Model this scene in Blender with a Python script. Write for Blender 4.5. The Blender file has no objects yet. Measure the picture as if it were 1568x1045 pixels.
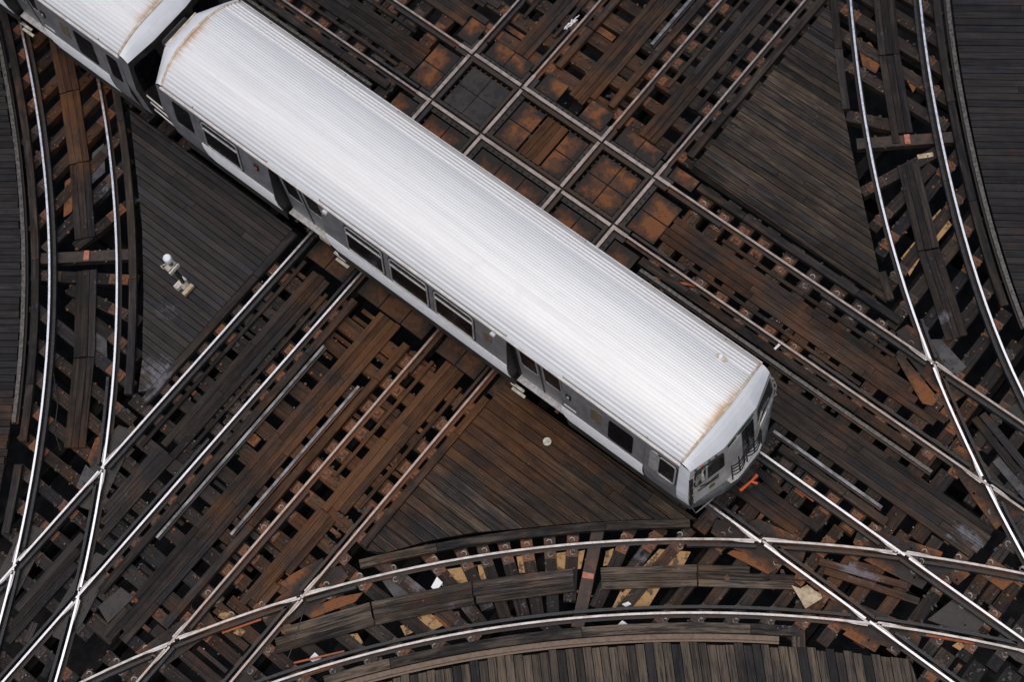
import bpy, math, random
import numpy as np
from mathutils import Vector, Matrix, Quaternion

R_ = random.Random(11)
scene = bpy.context.scene
COL = scene.collection

# ------------------------------------------------------------------ camera
CAM = np.array([16.6524400, -8.5174847, 36.5318585])
RT = np.array([0.7732014955, 0.6273666410, -0.0925772385])
UPV = np.array([-0.5619362438, 0.7454618003, 0.3584889987])
FW = np.array([-0.2939168339, 0.2251617242, -0.9289322326])
FPX = 2868.683
cd = bpy.data.cameras.new("camera")
cam = bpy.data.objects.new("camera", cd)
COL.objects.link(cam)
cam.matrix_world = Matrix(((RT[0], UPV[0], -FW[0], CAM[0]), (RT[1], UPV[1], -FW[1], CAM[1]),
                           (RT[2], UPV[2], -FW[2], CAM[2]), (0, 0, 0, 1)))
cd.sensor_width = 36
cd.lens = FPX / 1568 * 36
cd.clip_end = 2000
scene.camera = cam

def G(px, py, z=0.0):
    """the point of the photograph (1568 x 1045) that lies at height z, in metres"""
    d = (px - 784) / FPX * RT - (py - 522.5) / FPX * UPV + FW
    p = CAM + (z - CAM[2]) / d[2] * d
    return (float(p[0]), float(p[1]))

# ------------------------------------------------------------------ light
SUN_EL, SUN_AZ = math.radians(76), math.radians(-60)      # direction towards the sun, az from +x to +y
world = bpy.data.worlds.new("World")
scene.world = world
world.use_nodes = True
wn = world.node_tree
bg = wn.nodes["Background"]
sky = wn.nodes.new("ShaderNodeTexSky")
sky.sky_type = 'NISHITA'
sky.sun_disc = False
sky.sun_elevation = SUN_EL
sky.sun_rotation = math.radians(90) - SUN_AZ
sky.altitude = 200
sky.air_density = 1.0
sky.dust_density = 4.0
sky.ozone_density = 1.0
wn.links.new(sky.outputs[0], bg.inputs[0])
bg.inputs[1].default_value = 0.10
sd = bpy.data.lights.new("sun", 'SUN')
sd.energy = 1.45
sd.angle = math.radians(76)
sd.color = (1.0, 0.955, 0.90)
sun = bpy.data.objects.new("sun", sd)
COL.objects.link(sun)
sv = Vector((math.cos(SUN_EL) * math.cos(SUN_AZ), math.cos(SUN_EL) * math.sin(SUN_AZ), math.sin(SUN_EL)))
sun.rotation_euler = sv.to_track_quat('Z', 'Y').to_euler()
sun.location = (0, 0, 30)
scene.view_settings.view_transform = 'Standard'
scene.view_settings.look = 'None'
scene.view_settings.exposure = 0.0
scene.view_settings.gamma = 1.0
scene.cycles.max_bounces = 6

# ------------------------------------------------------------------ where brake dust and rust lie (image blobs -> plan)
BLOBS = [(860, 230, 190, 1.0), (700, 90, 110, .6), (600, 540, 120, .95), (690, 610, 120, 1.0), (540, 690, 150, .95),
         (480, 790, 110, .8), (400, 780, 120, .5), (640, 430 + 100, 150, .8), (1330, 600, 120, .5), (420, 900, 110, .7), (330, 960, 90, .65), (800, 640, 140, .8), (860, 720, 130, .5), (470, 440, 70, .5),
         (1120, 420, 100, .55), (1230, 510, 90, .5), (1430, 620, 110, .55), (1300, 870, 150, .65), (1200, 820, 90, .55),
         (1500, 900, 90, .5), (110, 140, 90, .75), (110, 230, 60, .6), (120, 690, 90, .5), (60, 60, 60, .6),
         (800, 880, 130, .35), (620, 900, 120, .4), (1050, 860, 110, .5), (950, 30, 110, .5), (1010, 330, 90, .8),
         (480, 40, 80, .35), (880, 60, 80, .45), (10, 660, 70, .5)]
def rustf(P):
    v = P - CAM
    z = v @ FW
    px = 784 + FPX * (v @ RT) / z
    py = 522.5 - FPX * (v @ UPV) / z
    r = np.full(len(P), 0.13)
    for bx, by, br, s in BLOBS:
        r = np.maximum(r, s * np.exp(-((px - bx) ** 2 + (py - by) ** 2) / (br * br)))
    return r

# ------------------------------------------------------------------ mesh builder
CHALK_SHEEN = [(240, 565, 34, 1.0), (232, 600, 26, .8), (250, 475, 34, .65), (285, 500, 24, .5), (1442, 478, 20, 1.0), (1452, 495, 14, 1.0), (1465, 812, 22, .95),
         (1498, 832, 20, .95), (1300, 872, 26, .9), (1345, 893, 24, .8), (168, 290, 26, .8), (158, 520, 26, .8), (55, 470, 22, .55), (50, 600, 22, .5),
         (1395, 300, 22, .6), (1345, 60, 26, .6), (640, 890, 34, .8), (705, 940, 30, .85), (760, 932, 30, .8), (826, 882, 26, .7), (868, 925, 26, .75), (915, 915, 22, .85), (965, 850, 22, .8), (1010, 915, 24, .85), (560, 985, 24, .7), (985, 860, 18, .7), (850, 60, 40, .5),  # bottom curve tie entries are glossy highlights painted pale
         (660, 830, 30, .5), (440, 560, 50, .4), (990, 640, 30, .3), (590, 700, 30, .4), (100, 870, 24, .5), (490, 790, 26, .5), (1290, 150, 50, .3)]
def blobf(P, blobs, base):
    v = P - CAM
    z = v @ FW
    px = 784 + FPX * (v @ RT) / z
    py = 522.5 - FPX * (v @ UPV) / z
    r = np.full(len(P), base)
    for bx, by, br, s in blobs:
        r = np.maximum(r, s * np.exp(-((px - bx) ** 2 + (py - by) ** 2) / (br * br)))
    return r
def unit(a):
    l = math.hypot(a[0], a[1])
    return (a[0] / l, a[1] / l)

class MB:
    def __init__(s):
        s.v, s.f, s.uv, s.m, s.r = [], [], [], [], []
    def face(s, pts, uvs, m=0, r=0.5):
        b = len(s.v)
        s.v += [tuple(p) for p in pts]
        s.f.append(tuple(range(b, b + len(pts))))
        s.uv += list(uvs)
        s.m.append(m)
        s.r.append(r)
    def beam(s, p0, p1, w, z0, z1, m=0, r=None, seg=0.5, z1b=None):
        """a timber: box along p0 -> p1 (plan), uv in metres along the grain"""
        if r is None: r = R_.random()
        L = math.hypot(p1[0] - p0[0], p1[1] - p0[1])
        if L < 1e-4: return
        d = ((p1[0] - p0[0]) / L, (p1[1] - p0[1]) / L)
        n = (-d[1], d[0])
        h = w / 2
        k = max(1, int(L / seg))
        off = R_.random() * 50
        def P(t, sd, z): return (p0[0] + d[0] * t + n[0] * sd, p0[1] + d[1] * t + n[1] * sd, z)
        for i in range(k):
            a, b = L * i / k, L * (i + 1) / k
            s.face([P(a, -h, z1), P(b, -h, z1), P(b, h, z1), P(a, h, z1)],
                   [(a + off, 0), (b + off, 0), (b + off, w), (a + off, w)], m, r)
            s.face([P(a, -h, z0), P(b, -h, z0), P(b, -h, z1), P(a, -h, z1)],
                   [(a + off, 1), (b + off, 1), (b + off, 1 + z1 - z0), (a + off, 1 + z1 - z0)], m, r)
            s.face([P(b, h, z0), P(a, h, z0), P(a, h, z1), P(b, h, z1)],
                   [(b + off, 2), (a + off, 2), (a + off, 2 + z1 - z0), (b + off, 2 + z1 - z0)], m, r)
        s.face([P(0, h, z0), P(0, -h, z0), P(0, -h, z1), P(0, h, z1)], [(0, 3), (.02, 3), (.02, 3.1), (0, 3.1)], m, r)
        s.face([P(L, -h, z0), P(L, h, z0), P(L, h, z1), P(L, -h, z1)], [(0, 3), (.02, 3), (.02, 3.1), (0, 3.1)], m, r)
        s.face([P(0, -h, z0), P(0, h, z0), P(L, h, z0), P(L, -h, z0)], [(0, 0), (0, w), (L, w), (L, 0)], m, r)
    def prism(s, poly, z0, z1, m=0, r=None, d=(1, 0)):
        """vertical prism over a plan polygon (counter-clockwise), uv along d"""
        if r is None: r = R_.random()
        n = (-d[1], d[0])
        a = sum(poly[i][0] * poly[(i + 1) % len(poly)][1] - poly[(i + 1) % len(poly)][0] * poly[i][1] for i in range(len(poly)))
        if a < 0: poly = poly[::-1]
        U = lambda p: (p[0] * d[0] + p[1] * d[1], p[0] * n[0] + p[1] * n[1])
        s.face([(p[0], p[1], z1) for p in poly], [U(p) for p in poly], m, r)
        s.face([(p[0], p[1], z0) for p in poly[::-1]], [U(p) for p in poly[::-1]], m, r)
        for i in range(len(poly)):
            p, q = poly[i], poly[(i + 1) % len(poly)]
            l = math.hypot(p[0] - q[0], p[1] - q[1])
            s.face([(p[0], p[1], z0), (q[0], q[1], z0), (q[0], q[1], z1), (p[0], p[1], z1)],
                   [(0, 0), (l, 0), (l, z1 - z0), (0, z1 - z0)], m, r)
    def box(s, x0, x1, y0, y1, z0, z1, m=0, r=None):
        s.prism([(x0, y0), (x1, y0), (x1, y1), (x0, y1)], z0, z1, m, r)
    def tube(s, pts, rad, n=8, m=0, r=None, cap=True):
        if r is None: r = R_.random()
        pts = [Vector(p) for p in pts]
        rings = []
        for i, p in enumerate(pts):
            t = (pts[min(i + 1, len(pts) - 1)] - pts[max(i - 1, 0)]).normalized()
            a = t.orthogonal().normalized() if abs(t.z) > .9 else t.cross(Vector((0, 0, 1))).normalized()
            b = t.cross(a)
            rr = rad[i] if isinstance(rad, (list, tuple)) else rad
            rings.append([p + (a * math.cos(2 * math.pi * k / n) + b * math.sin(2 * math.pi * k / n)) * rr for k in range(n)])
        for i in range(len(rings) - 1):
            for k in range(n):
                q = (k + 1) % n
                s.face([rings[i][q], rings[i][k], rings[i + 1][k], rings[i + 1][q]], [(0, 0)] * 4, m, r)
        if cap:
            s.face(rings[0], [(0, 0)] * n, m, r)
            s.face(rings[-1][::-1], [(0, 0)] * n, m, r)
    def sweep(s, line, prof, mats, r=None, zoff=0.0):
        """closed profile (side, z) swept along a plan polyline; mats: one material slot per profile edge"""
        if r is None: r = R_.random()
        N = len(line)
        st = []
        for i in range(N):
            a, b = line[max(i - 1, 0)], line[min(i + 1, N - 1)]
            d = unit((b[0] - a[0], b[1] - a[1]))
            n = (-d[1], d[0])
            st.append([(line[i][0] + n[0] * q[0], line[i][1] + n[1] * q[0], q[1] + zoff) for q in prof])
        acc = 0
        M = len(prof)
        for i in range(N - 1):
            l = math.hypot(line[i + 1][0] - line[i][0], line[i + 1][1] - line[i][1])
            for k in range(M):
                q = (k + 1) % M
                s.face([st[i][k], st[i][q], st[i + 1][q], st[i + 1][k]][::-1],
                       [(acc, k * .1), (acc, k * .1 + .08), (acc + l, k * .1 + .08), (acc + l, k * .1)][::-1], mats[k], r)
            acc += l
        s.face(st[0][::-1], [(0, 0)] * M, mats[-1], r)
        s.face(st[-1], [(0, 0)] * M, mats[-1], r)
    def grid(s, rows, m=0, r=None, flip=False):
        if r is None: r = R_.random()
        for i in range(len(rows) - 1):
            for j in range(len(rows[i]) - 1):
                q = [rows[i][j], rows[i][j + 1], rows[i + 1][j + 1], rows[i + 1][j]]
                if flip: q = q[::-1]
                s.face(q, [(0, 0), (1, 0), (1, 1), (0, 1)], m, r)
    def build(s, name, mats, parent=None, smooth=False, weld=False):
        P = np.array(s.v, float)
        lo, hi = P.min(0), P.max(0)
        c = np.array([(lo[0] + hi[0]) / 2, (lo[1] + hi[1]) / 2, lo[2]])
        me = bpy.data.meshes.new(name)
        me.from_pydata((P - c).tolist(), [], s.f)
        uvl = me.uv_layers.new(name="UVMap")
        uvl.data.foreach_set("uv", np.array(s.uv, np.float32).ravel())
        a = me.attributes.new("rnd", 'FLOAT', 'FACE')
        a.data.foreach_set("value", np.array(s.r, np.float32))
        a = me.attributes.new("rust", 'FLOAT', 'POINT')
        a.data.foreach_set("value", rustf(P).astype(np.float32))
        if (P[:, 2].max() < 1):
            a = me.attributes.new("chalk_sheen", 'FLOAT', 'POINT')
            a.data.foreach_set("value", blobf(P, CHALK_SHEEN, 0.0).astype(np.float32))
        me.polygons.foreach_set("material_index", np.array(s.m, np.int32))
        if not isinstance(mats, (list, tuple)): mats = [mats]
        for m_ in mats: me.materials.append(m_)
        if weld:
            import bmesh
            bm = bmesh.new(); bm.from_mesh(me)
            bmesh.ops.remove_doubles(bm, verts=bm.verts, dist=1e-4)
            bmesh.ops.recalc_face_normals(bm, faces=bm.faces)
            bm.to_mesh(me); bm.free()
        if smooth:
            me.polygons.foreach_set("use_smooth", [True] * len(me.polygons))
        o = bpy.data.objects.new(name, me)
        COL.objects.link(o)
        o.location = c
        if parent is not None:
            o.parent = parent
            o.location = Vector(c) - world_loc(parent)
        return o

def world_loc(o):
    l = Vector(o.location)
    while o.parent is not None:
        o = o.parent
        l = l + Vector(o.location)
    return l

def tag(o, label=None, cat=None, group=None, kind=None):
    if label: o["label"] = label
    if cat: o["category"] = cat
    if group: o["group"] = group
    if kind: o["kind"] = kind
    return o

def empty(name, loc, label, cat, group=None):
    o = bpy.data.objects.new(name, None)
    COL.objects.link(o)
    o.location = loc
    o.empty_display_size = .2
    return tag(o, label, cat, group)

# ------------------------------------------------------------------ materials
def new_mat(name):
    m = bpy.data.materials.new(name)
    m.use_nodes = True
    nt = m.node_tree
    return m, nt, nt.nodes["Principled BSDF"]

def nd(nt, t, **kw):
    n = nt.nodes.new(t)
    for k, v in kw.items():
        if k.startswith("i_"):
            key = k[2:]
            n.inputs[int(key) if key.isdigit() else key].default_value = v
        else: setattr(n, k, v)
    return n

def math_(nt, op, a, b=None, c=None, clamp=False):
    n = nd(nt, "ShaderNodeMath", operation=op, use_clamp=clamp)
    for i, x in enumerate((a, b, c)):
        if x is None: continue
        if isinstance(x, (int, float)): n.inputs[i].default_value = x
        else: nt.links.new(x, n.inputs[i])
    return n.outputs[0]

def mapr(nt, x, a, b, c=0.0, d=1.0):
    n = nd(nt, "ShaderNodeMapRange", interpolation_type='SMOOTHSTEP')
    nt.links.new(x, n.inputs[0])
    for i, q in enumerate((a, b, c, d)): n.inputs[i + 1].default_value = q
    return n.outputs[0]

def mixc(nt, fac, a, b, blend='MIX'):
    n = nd(nt, "ShaderNodeMix", data_type='RGBA', blend_type=blend)
    for sock, x in ((n.inputs[0], fac), (n.inputs[6], a), (n.inputs[7], b)):
        if isinstance(x, (int, float)): sock.default_value = x
        elif isinstance(x, tuple): sock.default_value = (*x, 1) if len(x) == 3 else x
        else: nt.links.new(x, sock)
    return n.outputs[2]

def noise(nt, vec, scale, detail=4.0, rough=.6, dist=0.0):
    n = nd(nt, "ShaderNodeTexNoise", i_Scale=scale, i_Detail=detail, i_Roughness=rough, i_Distortion=dist)
    if vec is not None: nt.links.new(vec, n.inputs["Vector"])
    return n.outputs[0]

def scaled(nt, vec, s, add=None):
    n = nd(nt, "ShaderNodeVectorMath", operation='MULTIPLY')
    nt.links.new(vec, n.inputs[0]); n.inputs[1].default_value = s
    out = n.outputs[0]
    if add is not None:
        k = nd(nt, "ShaderNodeVectorMath", operation='ADD')
        nt.links.new(out, k.inputs[0]); nt.links.new(add, k.inputs[1])
        out = k.outputs[0]
    return out

def attr(nt, name): return nd(nt, "ShaderNodeAttribute", attribute_name=name).outputs["Fac"]

def wood(name, dark=(.0032, .0028, .0028), mid=(.034, .0235, .017), pale=(.125, .092, .064), worn=.25, rusty=1.0, tint=(.125, .050, .017),
         speck=.5, rough=(.5, .8), spec=.22, board=.35, wth=(.50, .68)):
    m, nt, p = new_mat(name)
    uv = nd(nt, "ShaderNodeUVMap").outputs[0]
    pos = nd(nt, "ShaderNodeNewGeometry").outputs["Position"]
    rn = attr(nt, "rnd"); ru = attr(nt, "rust")
    cx = nd(nt, "ShaderNodeCombineXYZ")
    nt.links.new(math_(nt, 'MULTIPLY', rn, 91.3), cx.inputs[0])
    nt.links.new(math_(nt, 'MULTIPLY', rn, 57.7), cx.inputs[1])
    nt.links.new(math_(nt, 'MULTIPLY', rn, 33.1), cx.inputs[2])
    off = cx.outputs[0]
    streak = noise(nt, scaled(nt, uv, (1.1, 24, 1), off), 1.0, 6, .65)
    fine = noise(nt, scaled(nt, uv, (3.0, 70, 1), off), 1.0, 3, .6)
    blotch = noise(nt, scaled(nt, uv, (1.3, 5, 1), off), 1.0, 4, .6)
    big = noise(nt, pos, .55, 4, .6)
    grit = noise(nt, pos, 5.0, 6, .7)
    h = math_(nt, 'FRACT', math_(nt, 'MULTIPLY', rn, 7.31))
    t = math_(nt, 'ADD', math_(nt, 'MULTIPLY', streak, 1.3), math_(nt, 'MULTIPLY', h, .38))
    t = math_(nt, 'ADD', t, math_(nt, 'MULTIPLY', blotch, .55))
    t = math_(nt, 'ADD', t, math_(nt, 'MULTIPLY', math_(nt, 'SUBTRACT', grit, .5), .6))
    tone = mapr(nt, t, .72, 1.48)
    col = mixc(nt, tone, dark, mid)
    h2 = math_(nt, 'FRACT', math_(nt, 'MULTIPLY', rn, 23.7))
    # bluish tarry boards next to brownish ones
    col = mixc(nt, mapr(nt, h2, .5, .9, 0, .7), col, mixc(nt, tone, (.0038, .0038, .0050), (.028, .0275, .032)))
    # rust and brake dust
    rr = math_(nt, 'ADD', ru, math_(nt, 'MULTIPLY', math_(nt, 'SUBTRACT', noise(nt, pos, 1.7, 6, .65), .52), 1.3))
    rm = math_(nt, 'MULTIPLY', mapr(nt, rr, .14, .85), rusty, clamp=True)
    tn = mixc(nt, mapr(nt, t, .65, 1.5), tuple(c * .22 for c in tint), tint)
    col = mixc(nt, math_(nt, 'MULTIPLY', rm, .9), col, tn)
    # worn, lighter grain
    wv = math_(nt, 'ADD', math_(nt, 'MULTIPLY', streak, .6), math_(nt, 'ADD', math_(nt, 'MULTIPLY', fine, .40), math_(nt, 'MULTIPLY', math_(nt, 'SUBTRACT', big, .5), .45)))
    wm = math_(nt, 'MULTIPLY', mapr(nt, wv, wth[0], wth[1]), worn)
    wm = math_(nt, 'MULTIPLY', wm, mapr(nt, h, .1, .9, board, 1.0))
    col = mixc(nt, wm, col, mixc(nt, rm, pale, (.16, .085, .042)))
    # chalky spots of dried salt and droppings, plus tie-top sheen painted pale
    sp = math_(nt, 'MULTIPLY', mapr(nt, noise(nt, pos, 11, 4, .7), .60, .72), mapr(nt, noise(nt, pos, .8, 2, .5), .56, .68))
    col = mixc(nt, math_(nt, 'MULTIPLY', sp, speck), col, (.20, .20, .225))
    ck = math_(nt, 'ADD', math_(nt, 'MULTIPLY', attr(nt, 'chalk_sheen'), .42), math_(nt, 'ADD', math_(nt, 'MULTIPLY', noise(nt, pos, 7, 6, .75), .55), math_(nt, 'MULTIPLY', streak, .25)))
    ckm = math_(nt, 'MULTIPLY', mapr(nt, ck, .60, .80), mapr(nt, attr(nt, 'chalk_sheen'), .05, .3))
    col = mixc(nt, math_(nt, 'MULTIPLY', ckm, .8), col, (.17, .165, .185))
    nt.links.new(col, p.inputs["Base Color"])
    nt.links.new(mapr(nt, blotch, .3, .7, rough[0], rough[1]), p.inputs["Roughness"])
    p.inputs["Specular IOR Level"].default_value = spec
    bp = nd(nt, "ShaderNodeBump", i_Strength=.5, i_Distance=.006)
    nt.links.new(streak, bp.inputs["Height"])
    nt.links.new(bp.outputs[0], p.inputs["Normal"])
    return m

def metal(name, c0, c1, metallic, rough, scale=6.0, lo=.35, hi=.65, spec=.5, rustc=None, bump=0.0, rlo=.25, rhi=.8):
    m, nt, p = new_mat(name)
    pos = nd(nt, "ShaderNodeNewGeometry").outputs["Position"]
    n1 = noise(nt, pos, scale, 5, .65)
    col = mixc(nt, mapr(nt, n1, lo, hi), c0, c1)
    if rustc:
        ru = attr(nt, "rust")
        rr = math_(nt, 'ADD', ru, math_(nt, 'MULTIPLY', math_(nt, 'SUBTRACT', noise(nt, pos, 2.6, 6, .7), .5), 1.2))
        col = mixc(nt, mapr(nt, rr, rlo, rhi), col, rustc)
    nt.links.new(col, p.inputs["Base Color"])
    p.inputs["Metallic"].default_value = metallic
    nt.links.new(mapr(nt, n1, .3, .7, max(.02, rough - .08), min(1, rough + .1)), p.inputs["Roughness"])
    p.inputs["Specular IOR Level"].default_value = spec
    if bump:
        bp = nd(nt, "ShaderNodeBump", i_Strength=bump, i_Distance=.01)
        nt.links.new(noise(nt, pos, 18, 5, .7), bp.inputs["Height"])
        nt.links.new(bp.outputs[0], p.inputs["Normal"])
    return m

M = {}
M['tie'] = wood('tie_wood', mid=(.032, .0235, .0185), worn=.35, speck=.8, rusty=1.0)
M['plank'] = wood('walk_plank', mid=(.037, .0265, .0205), worn=.32, speck=.5)
M['timber'] = wood('guard_timber_wood', mid=(.036, .027, .0215), worn=.5, speck=.5)
M['deck'] = wood('deck_wood', mid=(.040, .031, .027), worn=.30, speck=.6, rusty=.9, rough=(.40, .68), spec=.34)
M['deck_worn'] = wood('weathered_deck_wood', mid=(.045, .031, .0215), pale=(.155, .115, .078), worn=.68, speck=.5, rusty=.9, wth=(.49, .68))
M['deck_strip'] = wood('striped_deck_wood', dark=(.005, .005, .0065), mid=(.042, .034, .028), pale=(.165, .122, .082), worn=.8, speck=.4, rusty=.3, board=.0, wth=(.38, .60))
M['weathered'] = wood('weathered_plank', mid=(.040, .031, .0245), pale=(.18, .135, .095), worn=.8, speck=.7, rusty=.7, wth=(.44, .64))
M['deck_tar'] = wood('tarred_deck_wood', dark=(.006, .006, .007), mid=(.027, .0235, .0225), pale=(.105, .082, .062), worn=.25, speck=.3, rusty=.8)
M['polish'] = metal('polished_rail', (.62, .60, .61), (.86, .84, .85), 1.0, .36, scale=9)
M['bright'] = metal('glint_bright_rail', (.86, .86, .90), (.96, .96, .98), 1.0, .30, scale=9)  # lighter copy of the polished rail, sky glint put into the colour
M['grey_rail'] = metal('greyish_worn_rail', (.33, .30, .285), (.62, .58, .555), 1.0, .40, scale=5)
M['worn_rail'] = metal('brownish_worn_rail', (.31, .25, .218), (.50, .42, .375), 1.0, .44, scale=5, rustc=(.40, .26, .17), rlo=.75, rhi=1.5)
M['rail_side'] = metal('rusty_rail_side', (.022, .018, .017), (.045, .033, .027), .2, .6, rustc=(.15, .055, .02))
M['guard'] = metal('dark_guard_bar', (.022, .022, .024), (.045, .045, .048), .5, .45, scale=12, rustc=(.055, .034, .022))
M['silver'] = metal('bare_third_rail', (.09, .09, .093), (.34, .34, .35), .8, .42, scale=2.2)
M['dull'] = metal('dull_third_rail', (.07, .065, .06), (.17, .155, .14), .8, .42, scale=14)
M['brown_rail'] = metal('brown_third_rail', (.11, .075, .052), (.19, .135, .10), .4, .5, scale=9)
M['plate'] = metal('rusty_steel_plate', (.030, .018, .012), (.17, .062, .020), .1, .62, scale=4.5, lo=.36, hi=.58, bump=.25)
def plate_mat(name, c_in, c_mid, c_edge):
    m, nt, p = new_mat(name)
    pos = nd(nt, "ShaderNodeNewGeometry").outputs["Position"]
    gen = nd(nt, "ShaderNodeTexCoord").outputs["Generated"]
    sp = nd(nt, "ShaderNodeSeparateXYZ"); nt.links.new(gen, sp.inputs[0])
    def edge(o): return math_(nt, 'SUBTRACT', .5, math_(nt, 'ABSOLUTE', math_(nt, 'SUBTRACT', o, .5)))
    e = math_(nt, 'MINIMUM', edge(sp.outputs[0]), edge(sp.outputs[1]))
    ps = nd(nt, "ShaderNodeSeparateXYZ"); nt.links.new(pos, ps.inputs[0])
    dd = None
    for ax, cs in ((0, (0.0, 1.505, 3.683, 5.188)), (1, (0.0, 1.505, 3.679, 5.184))):
        for c_ in cs:
            q = math_(nt, 'ABSOLUTE', math_(nt, 'SUBTRACT', ps.outputs[ax], c_))
            dd = q if dd is None else math_(nt, 'MINIMUM', dd, q)
    grime = mapr(nt, dd, .16, .50)          # dirt gathers along the bars
    seam = mapr(nt, e, 0.0, .035)
    n1 = noise(nt, pos, 3.2, 6, .65); n2 = noise(nt, pos, 9, 5, .65); n3 = noise(nt, pos, 1.1, 3, .5)
    t = math_(nt, 'ADD', math_(nt, 'MULTIPLY', grime, .32), math_(nt, 'ADD', math_(nt, 'MULTIPLY', n1, 1.1), math_(nt, 'MULTIPLY', n2, .35)))
    t = math_(nt, 'ADD', t, math_(nt, 'MULTIPLY', n3, .5))
    col = mixc(nt, mapr(nt, t, 1.00, 1.20), c_edge, c_mid)
    col = mixc(nt, mapr(nt, t, 1.20, 1.34), col, c_in)
    col = mixc(nt, mapr(nt, noise(nt, pos, 14, 4, .7), .60, .70), col, c_edge)
    col = mixc(nt, seam, c_edge, col)
    nt.links.new(col, p.inputs["Base Color"])
    nt.links.new(mapr(nt, n1, .35, .65, .42, .7), p.inputs["Roughness"])
    p.inputs["Specular IOR Level"].default_value = .3
    bp = nd(nt, "ShaderNodeBump", i_Strength=.3, i_Distance=.01)
    nt.links.new(n2, bp.inputs["Height"]); nt.links.new(bp.outputs[0], p.inputs["Normal"])
    return m
M['plate'] = plate_mat('rusty_steel_plate', (.185, .066, .020), (.085, .034, .014), (.020, .014, .011))
M['shaded_plate'] = plate_mat('shade_darkened_plate', (.085, .035, .014), (.046, .022, .012), (.016, .011, .009))  # rusty plate colours darkened for the shadow along the train flank
M['dark_plate'] = metal('oily_steel_plate', (.018, .017, .017), (.045, .036, .030), .3, .42, scale=4.0, bump=.25)
M['tie_plate'] = metal('tie_plate_steel', (.026, .021, .019), (.060, .042, .034), .3, .55, scale=7, rustc=(.18, .068, .026), rlo=.15, rhi=.6)
M['clip'] = metal('rail_clip_steel', (.20, .185, .165), (.36, .34, .31), .3, .45, scale=20, rustc=(.11, .06, .035), rlo=.6, rhi=1.2)
M['tan'] = metal('tan_plywood', (.08, .038, .013), (.38, .215, .08), 0, .6, scale=5, lo=.4, hi=.5, bump=.2)
M['grey_plate'] = metal('grey_steel_plate', (.035, .033, .035), (.085, .080, .082), .4, .5, scale=5)
M['cream'] = metal('cream_paint', (.42, .38, .30), (.70, .66, .56), 0, .5, scale=12)
M['white'] = metal('white_paint', (.72, .72, .73), (.85, .85, .86), 0, .4, scale=8)
M['orange'] = metal('orange_paint', (.26, .060, .012), (.42, .095, .018), 0, .45, scale=9)
M['red'] = metal('orange_red_enamel', (.50, .07, .015), (.65, .10, .02), 0, .45, scale=9)
M['frame_brown'] = metal('brown_notice', (.10, .075, .04), (.19, .145, .085), 0, .6, scale=14)
M['card'] = metal('cardboard', (.30, .21, .12), (.55, .44, .30), 0, .8, scale=7)
M['street'] = metal('street_asphalt', (.010, .010, .0105), (.022, .021, .021), 0, .95, scale=2, spec=.05)
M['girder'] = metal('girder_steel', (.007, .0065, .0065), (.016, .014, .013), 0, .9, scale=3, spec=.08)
M['copper'] = metal('insulated_joint', (.30, .10, .06), (.48, .20, .13), .2, .5, scale=12)

# ------------------------------------------------------------------ plan of the rails (metres; y = 0 is the near rail under the cars)
GA = 1.505
BX = [0.0, GA, 3.683, 5.188]                 # cross-street rails, x
AY = [0.0, GA, 3.679, 5.184]                 # rails along the cars, y
L1=[(-12.623,1.885),(-11.743,1.355),(-10.871,0.812),(-10.007,0.256),(-9.578,-0.026),(-9.152,-0.313),(-8.729,-0.604),(-8.308,-0.901),(-7.892,-1.203),(-7.479,-1.510),(-7.071,-1.823),(-6.668,-2.142),(-6.270,-2.468),(-5.877,-2.799),(-5.489,-3.137),(-5.108,-3.482),(-4.732,-3.833),(-4.363,-4.191),(-4.001,-4.555),(-3.645,-4.926),(-3.296,-5.303),(-2.954,-5.687),(-2.619,-6.077),(-2.292,-6.473),(-1.971,-6.875),(-1.659,-7.283),(-1.353,-7.697),(-1.055,-8.116),(-0.765,-8.541),(-0.482,-8.970),(-0.206,-9.404),(0.062,-9.842),(0.323,-10.284),(0.576,-10.729),(1.071,-11.628),(1.544,-12.537),(1.998,-13.457)]
L2=[(-8.890,1.297),(-8.043,0.733),(-7.211,0.149),(-6.393,-0.456),(-5.989,-0.765),(-5.590,-1.081),(-5.196,-1.403),(-4.808,-1.733),(-4.425,-2.070),(-4.049,-2.413),(-3.678,-2.762),(-3.312,-3.118),(-2.953,-3.479),(-2.601,-3.847),(-2.254,-4.221),(-1.914,-4.600),(-1.580,-4.985),(-1.253,-5.375),(-0.932,-5.771),(-0.619,-6.172),(-0.312,-6.578),(-0.012,-6.990),(0.281,-7.406),(0.567,-7.827),(0.846,-8.253),(1.117,-8.684),(1.381,-9.119),(1.638,-9.559),(1.887,-10.004),(2.128,-10.453),(2.362,-10.906),(2.816,-11.820),(3.248,-12.745),(3.657,-13.679)]
C1=[(1.616,-13.258),(1.997,-12.330),(2.400,-11.411),(2.826,-10.503),(3.047,-10.052),(3.276,-9.605),(3.512,-9.163),(3.757,-8.724),(4.010,-8.290),(4.271,-7.860),(4.540,-7.435),(4.816,-7.016),(5.101,-6.601),(5.393,-6.192),(5.692,-5.789),(5.999,-5.391),(6.314,-4.999),(6.636,-4.614),(6.965,-4.234),(7.301,-3.861),(7.644,-3.494),(7.994,-3.134),(8.351,-2.780),(8.714,-2.434),(9.084,-2.094),(9.460,-1.761),(9.842,-1.434),(10.230,-1.115),(10.624,-0.803),(11.024,-0.499),(11.428,-0.201),(11.839,0.090),(12.254,0.373),(12.674,0.649),(13.099,0.918),(13.528,1.180),(13.962,1.434),(14.399,1.682),(14.840,1.922),(15.285,2.156),(15.733,2.382),(16.185,2.601),(17.093,3.027),(18.011,3.434),(18.937,3.821)]
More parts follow.
